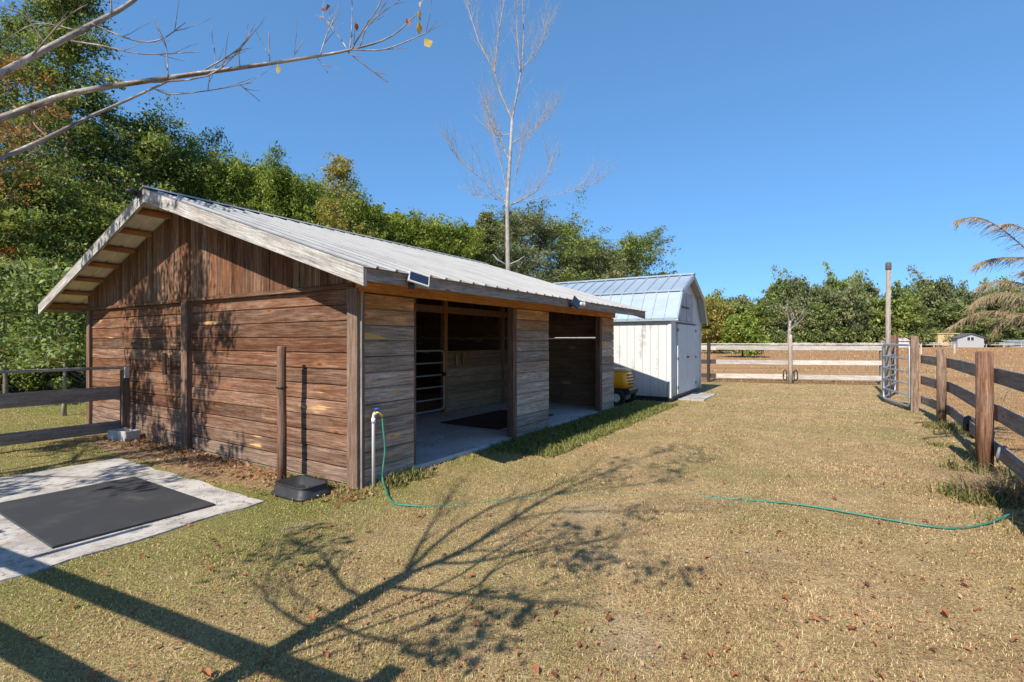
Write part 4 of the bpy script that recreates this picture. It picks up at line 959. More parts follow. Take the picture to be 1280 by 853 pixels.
for k, (px, Y, h, r) in enumerate(((-40, 14.8, 2.8, 1.5), (40, 15.2, 2.6, 1.5), (108, 15.6, 3.2, 1.6), (-120, 14.5, 3.2, 1.7))):
    make_tree('shrub', ['dark leafy shrub beyond the left fence below the edge trees', 'dark leafy shrub behind the slim pale trunk', 'dark leafy shrub next to the barn corner', 'dark leafy shrub outside the view on the left'][k], 'shrub', px_at(px, Y), h, r, .15, 'dome', M['dark_oak'], M['bark'], 70, .45, 330, .095, .55, .06, 40 + k, 'dark shrubs behind the left fence', limbs=8)
# pines behind the roof
PG = 'pines behind the barn roof'
pine_base = []
for k in range(3):
    pine_base.append(None)
pine_spots = [(228, 25, 168), (262, 24, 186), (302, 25, 190), (342, 24.5, 204), (388, 25, 214), (448, 24, 240), (486, 25, 256), (522, 25.5, 262), (558, 26, 272)]
pine_lab = ['bushy pine nearest the barn roof peak', 'rounded yellow green pine second along the roof from the peak', 'rounded pine rising third along the roof behind the barn', 'pine with a dark brown gap fourth along the roof', 'pine left of the yellow leaved tree', 'pine just right of the yellow leaved tree', 'pine in the middle of the roof skyline', 'low pine second from the bare tree', 'low pine nearest the tall bare tree on its left']
for k, (px, Y, py) in enumerate(pine_spots):
    H = top_h(py, Y)
    if k < 3:
        o = make_tree('pine_tree', pine_lab[k], 'tree', px_at(px, Y), H * .93, 2.5, 1.5, 'dome', M['pine'], M['bark'], 210, .46, 250, .165, .32, .16, 60 + k, PG, .8, True, .6, 0, spray=dict(ns=190, per=230, rise=.75, droop=.15, sig=.085, t0=.35, flat=.9)); pine_base[k] = (o, H)
    else:
        src, H0 = pine_base[k % 3]; o = copy_tree(src); o.location = px_at(px, Y); s_ = H / H0; o.scale = (1.0, 1.0, s_); o.rotation_euler = (0, 0, k * 1.7); o['label'] = pine_lab[k]
for k, (px, Y, py) in enumerate(((282, 29, 200), (322, 29, 206), (365, 29, 222), (408, 29, 234), (466, 29, 256), (505, 29, 268), (540, 29, 278), (575, 29, 290))):
    src, H0 = pine_base[k % 3]; H = top_h(py, Y); o = copy_tree(src); o.location = px_at(px, Y); o.scale = (1.1, 1.1, H / H0); o.rotation_euler = (0, 0, 2 + k * 1.3); o['label'] = ['pine of the back row showing between the first pines by the peak', 'pine of the back row left of the gap', 'pine of the back row above the middle of the gable slope', 'pine of the back row behind the yellow leaved tree', 'pine of the back row right of the yellow tree', 'pine of the back row low over the roof', 'pine of the back row near the low end', 'last pine of the back row beside the mixed trees'][k]
make_tree('yellow_tree', 'sparse yellow leaved tree standing above the pines', 'tree', px_at(424, 21), top_h(188, 21), 1.5, 2.0, 'cone', M['yellow_leaf'], M['bark'], 80, .42, 170, .11, .55, .09, 71, limbs=0, spray=dict(ns=90, per=90, rise=.7, droop=.1, sig=.11, t0=.3))
# mixed trees right of the bare tree
MG = 'mixed trees between the bare tree and the shed'
for k, (px, Y, py, r, mt, pf, lab) in enumerate((
    (607, 28, 258, 1.3, 'grey_leaf', 'cone', 'thin pointed grey green tree just left of the bare trunk'),
    (655, 29, 266, 2.4, 'grey_leaf', 'oval', 'loose grey green tree directly behind the bare trunk'),
    (700, 30, 278, 2.6, 'oak', 'oval', 'loose olive green tree right of the bare trunk'),
    (745, 31, 308, 2.5, 'grey_leaf', 'dome', 'low rounded olive tree behind the shed roof'),
    (795, 32, 296, 2.2, 'dark_oak', 'oval', 'rounded dark tree standing over the shed roof'),
    (826, 36, 340, 1.4, 'dark_oak', 'dome', 'low dark tree peeping over the shed ridge'),
    (590, 30, 284, 2.4, 'oak', 'dome', 'dull green rounded tree between the pines and the bare trunk'),
    (628, 34, 276, 2.4, 'oak', 'oval', 'olive tree set back between the pointed tree and the bare trunk'),
    (722, 35, 296, 2.6, 'dark_oak', 'oval', 'dark tree set back between the olive tree and the low rounded one'),
    (768, 36, 312, 2.4, 'oak', 'dome', 'low green tree set back beside the rounded dark tree'))):
    make_tree('mixed_tree', lab, 'tree', px_at(px, Y), top_h(py, Y), r, .8, pf, M[mt], M['bark'], 130, .62, 330, .125, .45, .15, 80 + k, MG, limbs=0, shell=.35, spray=dict(ns=170, per=190, rise=.5, droop=.3, sig=.10, t0=.2))
# far tree line
FG = 'oaks of the far tree line'
bases = []
rr = random.Random(5)
fx_ = 46.0; k = 0
sk = [(880, 372), (920, 362), (950, 357), (1000, 352), (1030, 350), (1075, 350), (1110, 365), (1150, 350), (1175, 352), (1200, 365), (1240, 356), (1300, 360), (1400, 360)]
def skyl(px):
    for (a, ya), (b_, yb) in zip(sk, sk[1:]):
        if a <= px <= b_: return ya + (yb - ya) * (px - a) / (b_ - a)
    return 366
desc = ['broad', 'rounded', 'ragged', 'tall', 'leaning', 'dense']
spots = []
for row, (Y0, n, sc_) in enumerate(((127, 17, .80), (142, 17, 1.0))):
    for j in range(n):
        x = 41 + j * 6.9 + rr.uniform(-2.2, 2.2) + row * 3.5; spots.append((x * Y0 / 127, Y0 + rr.uniform(-4, 4), row))
for k, (x, Y, row) in enumerate(spots):
    px = 640 + x / Y * 623; H = top_h(skyl(px) + (rr.uniform(8, 26) if row == 0 else rr.uniform(-6, 6)), Y) * .84
    where = 'shed' if px < 930 else 'fence trees' if px < 1010 else 'pole' if px < 1150 else 'far house' if px < 1250 else 'frame edge'
    lab = f"{'front' if row == 0 else 'back'} row oak of the far tree line near the {where}"
    if k < 5:
        o = make_tree('oak_tree', lab, 'tree', (x, Y, 0), H, 6.2 if row == 0 else 5.6, .6, 'oval' if k % 2 else 'dome', M[('far_oak', 'grey_leaf', 'far_oak', 'oak', 'grey_leaf')[k]], M['pale_bark'], 130, 1.35, 120, .52, .6, .42, 120 + k, FG, limbs=0, shell=.4, spray=dict(ns=130, per=120, rise=.55, droop=.3, sig=.105, t0=.25)); bases.append((o, H))
    else:
        src, H0 = bases[k % 5]; o = copy_tree(src); o.location = (x, Y, 0); o.scale = (rr.uniform(.85, 1.15),) * 2 + (H / H0,); o.rotation_euler = (0, 0, rr.uniform(0, 6.28)); o['label'] = lab
BG = 'bushes along the far tree line'
for k in range(13):
    x = 47 + k * 8.2 + rr.uniform(-2, 2); Y = 122 + rr.uniform(0, 2); px = 640 + x / Y * 623
    lab = 'leafy bush at the foot of the far tree line'
    if k == 0: bush = make_tree('bush', lab, 'bush', (x, Y, 0), 4.2, 3.6, .2, 'dome', M['far_oak'], M['grey_bark'], 60, 1.1, 120, .5, .6, .12, 170, BG, limbs=6); o = bush
    else:
        o = copy_tree(bush); o.location = (x, Y, 0); o.rotation_euler = (0, 0, rr.uniform(0, 6)); s_ = rr.uniform(.8, 1.3); o.scale = (s_, s_, s_)
make_tree('olive_tree', 'light olive green tree beyond the pale fence nearest the shed', 'tree', px_at(893, 60), top_h(372, 60), 2.6, .5, 'oval', M['yellow_leaf'], M['bark'], 60, 1.0, 150, .34, .55, .12, 180, 'light green trees beyond the pale fence', limbs=8, tone_mid=.25)
make_tree('olive_tree', 'light green bushy tree overhanging the pale fence', 'tree', px_at(928, 46), top_h(392, 46), 1.9, .35, 'dome', M['pine'], M['bark'], 56, .7, 150, .26, .55, .1, 181, 'light green trees beyond the pale fence', limbs=8)
make_tree('olive_tree', 'dull olive tree farther out beyond the pale fence', 'tree', px_at(868, 75), top_h(375, 75), 3.2, .5, 'dome', M['far_oak'], M['bark'], 60, 1.1, 130, .4, .55, .12, 182, 'light green trees beyond the pale fence', limbs=8)

# ------------------------------------------------------------------ bare trees
def grow(mb, p, d, L, r, depth, rd, up=.12, seg=5, spread=.7, kids=(2, 4), tips=None):
    pts = [Vector(p)]; dd_ = Vector(d).normalized(); n = 4
    for k in range(n):
        dd_ = (dd_ + Vector((rd.uniform(-1, 1), rd.uniform(-1, 1), rd.uniform(-1, 1))) * .12 + Vector((0, 0, up * .3))).normalized(); pts.append(pts[-1] + dd_ * L / n)
    mb.tube(pts, [r * (1 - .7 * k / n) for k in range(n + 1)], seg if depth > 1 else 4, caps=False)
    if tips is not None: tips.append(pts[-1])
    if depth <= 0: return
    for k in range(rd.randint(*kids)):
        u = rd.uniform(.3, 1); i = min(n - 1, int(u * n)); b0 = pts[i].lerp(pts[i+1], u * n - i); ax = Vector((rd.uniform(-1, 1), rd.uniform(-1, 1), rd.uniform(-.3, .8))).normalized()
        grow(mb, b0, dd_ + ax * spread, L * rd.uniform(.35, .62), r * .42, depth - 1, rd, up, seg, spread, kids, tips)
# the tall bare tree behind the barn
q = px_at(636, 16); t = thing('bare_tree', 'tall bare pale tree standing behind the barn roof', 'tree', q)
rd = random.Random(31); b = MB()
S = 16 / 623
def ip(px, py, dy=0.0): return Vector(((px - 636) * S, dy, 1.5 + (426.5 - py) * S))
b.tube([(0, 0, -.1), ip(635, 335), ip(634, 258), ip(638, 190), ip(640, 150)], [.115, .076, .063, .048, .042], 10)
b.build('trunk', M['pale_bark'], t)
b = MB()
mains = [([(640, 150), (625, 115), (618, 90), (622, 50), (632, -10)], .045, 0), ([(618, 90), (598, 50), (586, 10), (578, -40)], .03, .3), ([(640, 150), (652, 85), (655, 40), (652, -40)], .045, .2), ([(650, 88), (646, 40), (648, -30)], .03, -.3),
    ([(634, 258), (605, 228), (575, 205), (565, 193)], .028, -.5), ([(634, 252), (612, 245), (590, 240)], .022, .5), ([(636, 258), (668, 240), (685, 215), (692, 190)], .034, .4), ([(636, 256), (680, 248), (725, 240), (745, 234)], .015, -.4),
    ([(637, 200), (622, 170), (612, 140), (605, 110)], .03, .4), ([(634, 240), (622, 190), (612, 150)], .028, -.3), ([(640, 180), (665, 160), (688, 140)], .026, .5), ([(642, 235), (650, 195), (665, 170), (680, 155)], .022, -.5), ([(638, 168), (622, 168), (612, 160)], .018, .3), ([(652, 85), (668, 70), (680, 45), (686, 15)], .02, .3)]
for pl, r, dy in mains:
    P_ = [ip(px, py, dy * i / max(1, len(pl) - 1)) for i, (px, py) in enumerate(pl)]; n = len(P_)
    r *= .72; b.tube(P_, [r * (1 - .7 * i / (n - 1)) for i in range(n)], 6, caps=False)
    for i in range(n - 1):
        for _ in range(10):
            u = rd.random(); s_ = P_[i].lerp(P_[i+1], u); d0 = (P_[i+1] - P_[i]).normalized()
            grow(b, s_, d0 + Vector((rd.uniform(-1, 1), rd.uniform(-1, 1), rd.uniform(.1, 1.2))) * .75, rd.uniform(.4, 1.25), .0055, 1, rd, .25, 4, .7, (3, 6))
b.build('branches', M['pale_bark'], t)
b = MB(); b.tube([ip(634, 332), ip(622, 325), ip(616, 318)], [.03, .025, .012], 6); b.tube([ip(634, 332), ip(648, 326), ip(656, 320)], [.03, .022, .01], 6); b.build('stub', M['pale_bark'], t)
# small bare tree behind the round post of the pale fence
q = px_at(989, 22); t = thing('bare_tree', 'small bare grey tree just beyond the round post of the pale fence', 'tree', q)
b = MB(); b.tube([(0, 0, -.1), (-.1, 0, 1.5), (-.05, 0, 2.4)], [.09, .08, .06], 8); b.build('trunk', M['grey_bark'], t)
b = MB(); rd = random.Random(41)
for k in range(6): grow(b, (-.06, 0, 1.9 + .1 * k * .5), (rd.uniform(-.9, .9), rd.uniform(-.8, .8), 1), rd.uniform(.6, 1.3), .018, 2, rd, .15, 4, .7, (3, 4))
b.build('branches', M['grey_bark'], t)
# the leaning bare tree beside the camera: its limbs reach into the picture and its shadow lies on the lawn
TB = Vector((-2.2, .68, 0))
t = thing('shade_tree', 'nearly bare grey tree beside the camera with limbs reaching overhead', 'tree', TB)
def sp(px, py, h):
    """the point at height h that throws its shadow on the ground seen there"""
    g_ = gp(px, py, 0); return g_ - LH * COT * h + Vector((0, 0, h)) - TB
def hs(px, py):
    g_ = gp(px, py, 0) - TB; return g_.dot(LH) / COT
def lim(b, pl, r, heights=None):
    P_ = [sp(px, py, max(.4, hs(px, py) + (0 if heights is None else heights[i]))) for i, (px, py) in enumerate(pl)]
    r = r * .82; P_ = smooth_line(P_, 3); n = len(P_); b.tube(P_, [r * (1 - .72 * i / (n - 1)) for i in range(n)], 7, caps=False); return P_
b = MB(); f_ = sp(505, 720, hs(505, 720)); b.tube([(0, 0, -.1), (.0, .0, .6), f_ * .5 + Vector((.02, -.02, 0)), f_], [.085, .072, .062, .055], 10); b.build('trunk', M['grey_bark'], t)
b = MB(); rd = random.Random(53); tips = []
limbs = [([(505, 720), (580, 688), (640, 650), (690, 620), (760, 590), (830, 562)], .040), ([(508, 716), (560, 668), (620, 632), (690, 610), (740, 585)], .026), ([(505, 720), (530, 672), (552, 636), (580, 600)], .022), ([(545, 704), (600, 702), (690, 684), (775, 671)], .024), ([(488, 734), (560, 741), (650, 750), (726, 757)], .022),
    ([(470, 750), (430, 735), (400, 690), (370, 680)], .022), ([(420, 780), (440, 790), (500, 805), (560, 800)], .018), ([(580, 688), (640, 690), (740, 690), (830, 715)], .014), ([(640, 650), (700, 640), (780, 640), (880, 640)], .016), ([(690, 620), (760, 610), (840, 600), (880, 580)], .014), ([(400, 790), (360, 770), (330, 740), (345, 700)], .018), ([(430, 775), (400, 760), (370, 745)], .012)]
for pl, r in limbs:
    P_ = lim(b, pl, r)
    n = len(P_)
    for i in range(2, n - 1):
        for _ in range(2):
            d0 = (P_[i+1] - P_[i]).normalized(); s_ = P_[i].lerp(P_[i+1], rd.random())
            d_ = d0 + Vector((rd.uniform(-1, 1), rd.uniform(-1, 1), rd.uniform(.0, 1.0))) * .7
            w_ = s_ + TB + d_.normalized() * .8
            if w_.y > .3 and abs(w_.x / w_.y) < 1.2 and (w_.z - 1.5) / w_.y < .9: continue
            grow(b, s_, d_, rd.uniform(.3, .75), r * .28, 1, rd, .1, 4, .7, (1, 3), tips)
b.build('upper_limbs', M['grey_bark'], t)
# limbs seen at the top left
def vp(px, py, Y): return Vector(((px - 640) * Y / 623, Y, 1.5 + (426.5 - py) * Y / 623)) - TB
def twig(b, pts, r0, r1, seg=7):
    P_ = smooth_line(pts, 4); n = len(P_); b.tube(P_, [r0 + (r1 - r0) * i / (n - 1) for i in range(n)], seg); return P_
for nm, pl, r0, r1, subs in (
    ('limb', [Vector((0, 0, 1.72)), vp(-170, 196, 1.12), vp(0, 148, 1.3), vp(90, 117, 1.38), vp(200, 99, 1.45), (vp(300, 85, 1.5)), vp(380, 73, 1.55), vp(440, 62, 1.6), vp(490, 45, 1.65), vp(528, 10, 1.7)], .0112, .0013,
        [([(160, 104), (260, 95), (310, 50)], .004), ([(255, 88), (300, 60), (318, 30)], .0035), ([(440, 62), (452, 40), (475, 5), (480, -20)], .003), ([(436, 64), (412, 30), (400, 20)], .0025), ([(400, 70), (410, 40), (425, 15)], .003), ([(437, 63), (440, 30), (440, -10)], .003), ([(435, 65), (460, 85), (485, 103)], .003), ([(440, 62), (480, 62), (525, 45), (535, 40)], .0035), ([(337, 78), (336, 40)], .0025), ([(395, 70), (410, 92)], .002), ([(270, 88), (268, 60)], .002), ([(210, 97), (208, 60), (200, 40)], .0025), ([(365, 74), (380, 50)], .002), ([(300, 84), (298, 62)], .002), ([(450, 58), (462, 30), (500, 0)], .003)]),
    ('limb', [Vector((0, 0, 1.85)), vp(-170, 178, 1.22), vp(0, 92, 1.42), vp(60, 60, 1.5), vp(110, 33, 1.58), vp(165, 2, 1.68), vp(220, -50, 1.8)], .0112, .006,
        [([(60, 60), (30, 20), (-10, 8)], .004), ([(80, 50), (130, 58), (180, 68), (250, 65)], .004), ([(115, 30), (165, 50), (200, 50), (232, 28)], .004), ([(140, 18), (138, -10)], .004), ([(40, 70), (80, 25), (110, 5)], .004), ([(95, 38), (45, 30), (0, 55)], .003)]),
    ('limb', [Vector((0, 0, 1.6)), vp(-170, 268, 1.05), vp(0, 199, 1.3), vp(60, 172, 1.4), vp(110, 147, 1.5), vp(160, 125, 1.56), vp(210, 102, 1.62)], .0078, .003,
        [([(190, 110), (215, 118), (270, 112), (315, 103)], .0032), ([(300, 106), (325, 127)], .002), ([(60, 172), (40, 150), (45, 120)], .002), ([(260, 112), (262, 95)], .002)])):
    b = MB(); P_ = twig(b, pl, r0, r1)
    def depth_at(px):
        best = min(P_, key=lambda v: abs((v + TB).x / max((v + TB).y, .1) * 623 + 640 - px)); return (best + TB).y
    for sl_, r in subs:
        Y0_ = depth_at(sl_[0][0]); r = r * .75; yo = rd.uniform(-.12, .12)
        Q_ = twig(b, [vp(px, py, Y0_ + yo * i / max(1, len(sl_) - 1)) for i, (px, py) in enumerate(sl_)], r, .0011, 5)
        for _ in range(4 if len(sl_) > 2 else 1):
            i = rd.randint(1, len(Q_) - 2); d0 = (Q_[i+1] - Q_[i]).normalized(); grow(b, Q_[i], d0 + Vector((rd.uniform(-1, 1), rd.uniform(-1, 1), rd.uniform(-.3, 1))) * .6, rd.uniform(.05, .13), .0014, 0, rd, .1, 4)
    b.build(nm, M['grey_bark'], t)
def one_leaf(size, curl=.25, rd=random):
    V = [(0, -.5, 0), (.22, -.25, .03), (.30, .05, .05), (.16, .35, .03), (0, .52, -.02), (-.16, .34, .05), (-.30, .03, .06), (-.2, -.27, .02), (0, 0, 0)]
    V = [Vector((x * (1 + .45 * rd.uniform(-1, 1)) * size, (y + .08 * rd.uniform(-1, 1)) * size, (z + .13 * rd.uniform(-1, 1) + curl * x * x * 3.5 + curl * .6 * (y * y)) * size)) for x, y, z in V]
    return V, [(8, i, (i + 1) % 8) for i in range(8)]
for px, py, sz, tn in ((408, 12, .045, (.1, .1)), (347, 86, .026, (.9, .9)), (525, 20, .035, (.9, .95)), (534, 55, .045, (.85, 1)), (510, 28, .03, (.6, .3)), (446, 34, .022, (.5, .2)), (524, 35, .035, (.9, .9)), (527, 5, .03, (.9, .8))):
    V, F = one_leaf(sz, .4); R3 = Matrix.Rotation(random.uniform(0, 6), 3, 'Z') @ Matrix.Rotation(random.uniform(.7, 1.5), 3, 'X'); c = vp(px, py, 1.62 if px > 400 else 1.52)
    b = MB(); b.v = [tuple(R3 @ v + c) for v in V]; b.f = F; b.uv = [[(0, 0)] * 3 for _ in F]; b.t = [(tn[0], tn[1], .5)] * len(F); b.sm = [True] * len(F); b.m = [0] * len(F); b.build('leaf', M['yellow_leaf'] if tn[1] > .5 else M['fallen'], t)
# leaf clusters still hanging on the upper limbs (dappled shade)
rng = np.random.default_rng(91); cl = []
for px, py in ((830, 562), (800, 566), (850, 575), (845, 590), (770, 590), (838, 600), (860, 600), (815, 585), (880, 572), (765, 600), (720, 690), (745, 705), (735, 700), (830, 712), (800, 640), (700, 660), (870, 560), (780, 575), (350, 690), (385, 668), (400, 690), (560, 805), (600, 790), (645, 760), (690, 758)):
    if rng.uniform() < .85: cl.append(np.array(sp(px, py, max(1.0, hs(px, py) + rng.uniform(-.1, .1)))) + rng.normal(0, .11, (44, 3)))
C = np.concatenate(cl); V, F = leaves_at(C, .075, rng, .6); n = len(C)
np_mesh('leaf_clusters', V, F, np.stack([rng.uniform(0, 1, n), rng.uniform(0, 1, n), rng.uniform(0, 1, n)], 1), M['yellow_leaf'], t)
# leafy tree off to the left, whose dappled shade falls on the gable wall
loc = bw(0, 3.95) - LH * 4.5
t2 = make_tree('leafy_tree', 'leafy tree to the left of the camera dappling the gable wall with shade', 'tree', (loc.x, loc.y, 0), 8.2, 1.75, 2.7, 'column', M['oak'], M['bark'], 95, .34, 105, .13, .36, .06, 95, limbs=26, droop=1.0)

# dry feathery plant at the right edge
q = Vector((7.35, 6.3, 0)); t = thing('feathery_plant', 'dry brown plant with arching feathery plumes leaning in from the right', 'plant', q)
rd = random.Random(77)
b = MB(); b.tube([(0, 0, -.1), (.03, 0, 1.2), (-.02, .02, 2.4), (0, 0, 3.0)], [.05, .04, .03, .015], 8, (.5, .5, .5)); b.build('stem', M['bark'], t)
def vq(px, py, Y): return Vector(((px - 640) * Y / 623, Y, 1.5 + (426.5 - py) * Y / 623)) - q
fr = [([(1340, 360), (1290, 318), (1250, 285), (1222, 272), (1197, 275)], 6.3), ([(1345, 345), (1300, 325), (1260, 322), (1235, 325), (1222, 330)], 6.6), ([(1340, 350), (1300, 300), (1270, 282), (1258, 280)], 6.2), ([(1345, 400), (1310, 368), (1275, 354), (1245, 352), (1225, 358)], 6.5), ([(1340, 420), (1300, 376), (1262, 366), (1232, 370), (1213, 382)], 6.2), ([(1345, 440), (1310, 405), (1260, 390), (1220, 392), (1187, 409)], 6.1), ([(1350, 440), (1320, 400), (1280, 392), (1255, 398), (1245, 412)], 6.5), ([(1345, 420), (1310, 385), (1285, 375), (1265, 378)], 6.7), ([(1340, 470), (1310, 470), (1275, 478), (1252, 492)], 5.9), ([(1350, 330), (1310, 345), (1280, 340)], 6.4)]
for pl, Y in fr:
    P_ = smooth_line([vq(px, py, Y + .0 * i) for i, (px, py) in enumerate(pl)], 12); n = len(P_)
    b = MB(); b.tube(P_, [.010 * (1 - .8 * i / (n - 1)) for i in range(n)], 5, (.3, .2, .5))
    for i in range(int(n * .18), n):
        for _ in range(7):
            if rd.random() < .3: continue
            d0 = (P_[min(i+1, n-1)] - P_[max(i-1, 0)]).normalized(); L_ = rd.uniform(.06, .34) * (1.0 - .35 * i / n)
            sd = Vector((rd.uniform(-.5, .5), rd.choice((-1, 1)) * rd.uniform(.1, 1.0), rd.uniform(-.5, .35))); dirn = (d0 * rd.uniform(.5, 1.1) + sd * .7 + Vector((0, 0, -.1))).normalized()
            p = P_[i]; pts = [p]
            for k in range(3): dirn = (dirn + Vector((rd.uniform(-.15, .15), rd.uniform(-.15, .15), -rd.uniform(.15, .5)))).normalized(); pts.append(pts[-1] + dirn * L_ / 3)
            tn = (rd.uniform(.2, 1), rd.uniform(0, .75), .5); wv = d0.cross(Vector((0, 0, 1))).normalized() * .0035 + Vector((0, 0, .0022))
            for k in range(3):
                wa = wv * (1.2 - .3 * k); wb_ = wv * (1.2 - .3 * (k + 1)); b.face([pts[k] - wa, pts[k] + wa, pts[k+1] + wb_, pts[k+1] - wb_], (1, 0, 0), (0, 0), tn)
    b.build('plume', M['dry_frond'], t)

# ------------------------------------------------------------------ grass, weeds, leaves
def in_poly(x, y, poly):
    inside = np.zeros(len(x), bool); n = len(poly)
    for i in range(n):
        x1, y1 = poly[i]; x2, y2 = poly[(i+1) % n]
        c = ((y1 > y) != (y2 > y)) & (x < (x2 - x1) * (y - y1) / (y2 - y1 + 1e-12) + x1); inside ^= c
    return inside
def to_b(x, y):
    dx, dy = x - A.x, y - A.y; return dx * D1.x + dy * D1.y, dx * D2.x + dy * D2.y
def keep_out(x, y, rng, m=.0):
    u, v = to_b(x, y); j = rng.normal(0, .055, len(x)) + .05 * np.sin(x * 5 + y * 3) * np.sin(y * 7 - x * 2)
    k = (u > -.03 + m) & (u < X_END + .03) & (v > .0) & (v < Y_BACK)
    k |= in_poly(u + j * .8, v + j * .8, [(a, b_) for a, b_ in PAD])
    k |= (u > SX0 - .05) & (u < SX1 + .1) & (v > SY0 - .05) & (v < SY1)
    k |= (u > 9.55) & (u < 11.55) & (v > -1.38) & (v < -.6)
    k |= (np.hypot(x + 2.07, y - 4.90) < .22)
    return ~k
def blades(name, X, Y, h, wd, rng, mat, lean=1.0, parent=None, tone=None, curl=.6):
    n = len(X); a = rng.uniform(0, 2 * PI, n); ln = np.abs(rng.normal(.55, .35, n)) * lean
    dx, dy = np.cos(a), np.sin(a); sx, sy = -dy, dx
    z = np.zeros(n)
    cx1, cy1, z1 = X + dx * h * ln * .45, Y + dy * h * ln * .45, h * .62
    cx2, cy2, z2 = X + dx * h * ln * (1.0 + curl * .4), Y + dy * h * ln * (1.0 + curl * .4), h * (1 - .35 * np.minimum(ln, 1.4) * curl)
    V = np.stack([np.stack([X - sx * wd, Y - sy * wd, z - .004], 1), np.stack([X + sx * wd, Y + sy * wd, z - .004], 1), np.stack([cx1 + sx * wd * .8, cy1 + sy * wd * .8, z1], 1), np.stack([cx1 - sx * wd * .8, cy1 - sy * wd * .8, z1], 1), np.stack([cx2, cy2, np.maximum(z2, .004)], 1)], 1).reshape(-1, 3)
    i = np.arange(n) * 5; F = np.stack([i, i + 1, i + 2, i + 3], 1); Tn = np.stack([i + 3, i + 2, i + 4], 1)
    if tone is None: tone = np.stack([rng.uniform(0, 1, n), rng.uniform(0, 1, n), rng.uniform(0, 1, n)], 1)
    return np_mesh(name, V, F, tone, mat, parent, Tn, tone)
rng = np.random.default_rng(101)
def polar(n, r0, r1, pw, a0=-65, a1=65):
    u = rng.uniform(0, 1, n); e = 2 - pw
    r = (r0 ** e + u * (r1 ** e - r0 ** e)) ** (1 / e); a = np.radians(rng.uniform(a0, a1, n)); return r * np.sin(a), r * np.cos(a), r
x, y, r = polar(900000, 1.6, 22, 1.72); k = keep_out(x, y, rng); x, y, r = x[k], y[k], r[k]
u, v = to_b(x, y); pn = np.sin(x * 2.1 + 1.3 * np.sin(y * 1.7)) * np.sin(y * 2.6 + 1.1 * np.sin(x * 1.3))
_bare = np.ones(len(x))
for px_, py_, ra, rb in patch_xy():
    d_ = np.hypot((x - px_) / ra, (y - py_) / rb); _bare = np.minimum(_bare, np.clip((d_ - .3) / .9, .55, 1))
_thin = np.clip(.85 + .5 * np.sin(x * 3.1 + 2 * np.sin(y * 2.3)) * np.sin(y * 3.7 + np.sin(x * 2.9)), .45, 1)
k = rng.uniform(0, 1, len(x)) < _bare * _thin; x, y, r, u, v, pn = x[k], y[k], r[k], u[k], v[k], pn[k]
hh = rng.uniform(.005, .0155, len(x)) * (1 + .35 * pn) * rng.choice([.8, 1, 1, 1.3], len(x)) * (1 + np.clip(r / 14, 0, 1) * .3)
near_wall = (u > -.35) & (u < X_END + .4) & (v > -.22) & (v < .02); hh[near_wall] *= rng.uniform(1.3, 3.0, near_wall.sum())
o = blades('lawn_grass', x, y, hh, (.0008 + .00030 * r) * rng.uniform(.6, 1.4, len(x)), rng, M['grass'], 1.5); tag(o, 'short dry straw and green lawn grass', 'grass', kind='stuff')
# shaded strip under the front eave is longer and greener
n = 9000; uu = rng.uniform(2.2, 8.5, n); vv = -rng.uniform(0, 1, n) ** 1.3 * 1.0 - .03; P_ = [(A.x + D1.x * a + D2.x * b_, A.y + D1.y * a + D2.y * b_) for a, b_ in zip(uu, vv)]; P_ = np.array(P_)
k = keep_out(P_[:, 0], P_[:, 1], rng); P_ = P_[k]; n = len(P_)
o = blades('eave_grass', P_[:, 0], P_[:, 1], rng.uniform(.04, .10, n), rng.uniform(.004, .009, n), rng, M['weed'], 1.0, tone=np.stack([rng.uniform(.2, 1, n), rng.uniform(0, .6, n), rng.uniform(0, 1, n)], 1)); tag(o, 'longer green grass in the shade of the barn eave', 'grass', kind='stuff')
# weeds under the right fence, at the barn corner and along the wall
cl = []; hs_ = []
def weed_patch(p, rad, n, h0, h1):
    a = rng.uniform(0, 2 * PI, n); rr_ = rad * np.sqrt(rng.uniform(0, 1, n)); cl.append(np.stack([p[0] + rr_ * np.cos(a), p[1] + rr_ * np.sin(a)], 1)); hs_.append(rng.uniform(h0, h1, n) * (1 - .5 * rr_ / rad))
for k_ in range(20):
    f = rng.uniform(0, 1); p = P2.lerp(P4, f) + Vector((rng.normal(0, .2) - .1, rng.normal(0, .15), 0)); weed_patch((p.x, p.y), rng.uniform(.12, .35), 110, .04, rng.uniform(.08, .26))
weed_patch((7.45, 8.5), .35, 260, .05, .26); weed_patch((5.6, 5.35), .4, 320, .05, .26); weed_patch((5.3, 4.9), .4, 260, .04, .2)
for k_ in range(14): p = bw(rng.uniform(.05, .85), -rng.uniform(.05, .25)); weed_patch((p.x, p.y), .12, 55, .04, .16)
for k_ in range(10): p = bw(-rng.uniform(.1, .3), rng.uniform(-.1, .9)); weed_patch((p.x, p.y), .12, 50, .03, .14)
for k_ in range(8): p = bw(rng.uniform(7, 10.2), rng.uniform(-.4, .6)); weed_patch((p.x, p.y), .3, 90, .04, .12)
C = np.concatenate(cl); h = np.concatenate(hs_); n = len(C)
o = blades('weeds', C[:, 0], C[:, 1], h, rng.uniform(.003, .008, n), rng, M['weed'], .9, tone=np.stack([rng.uniform(0, 1, n), rng.uniform(0, 1.0, n), rng.uniform(0, 1, n)], 1)); tag(o, 'rough green and brown weeds along the fence and wall', 'weeds', kind='stuff')
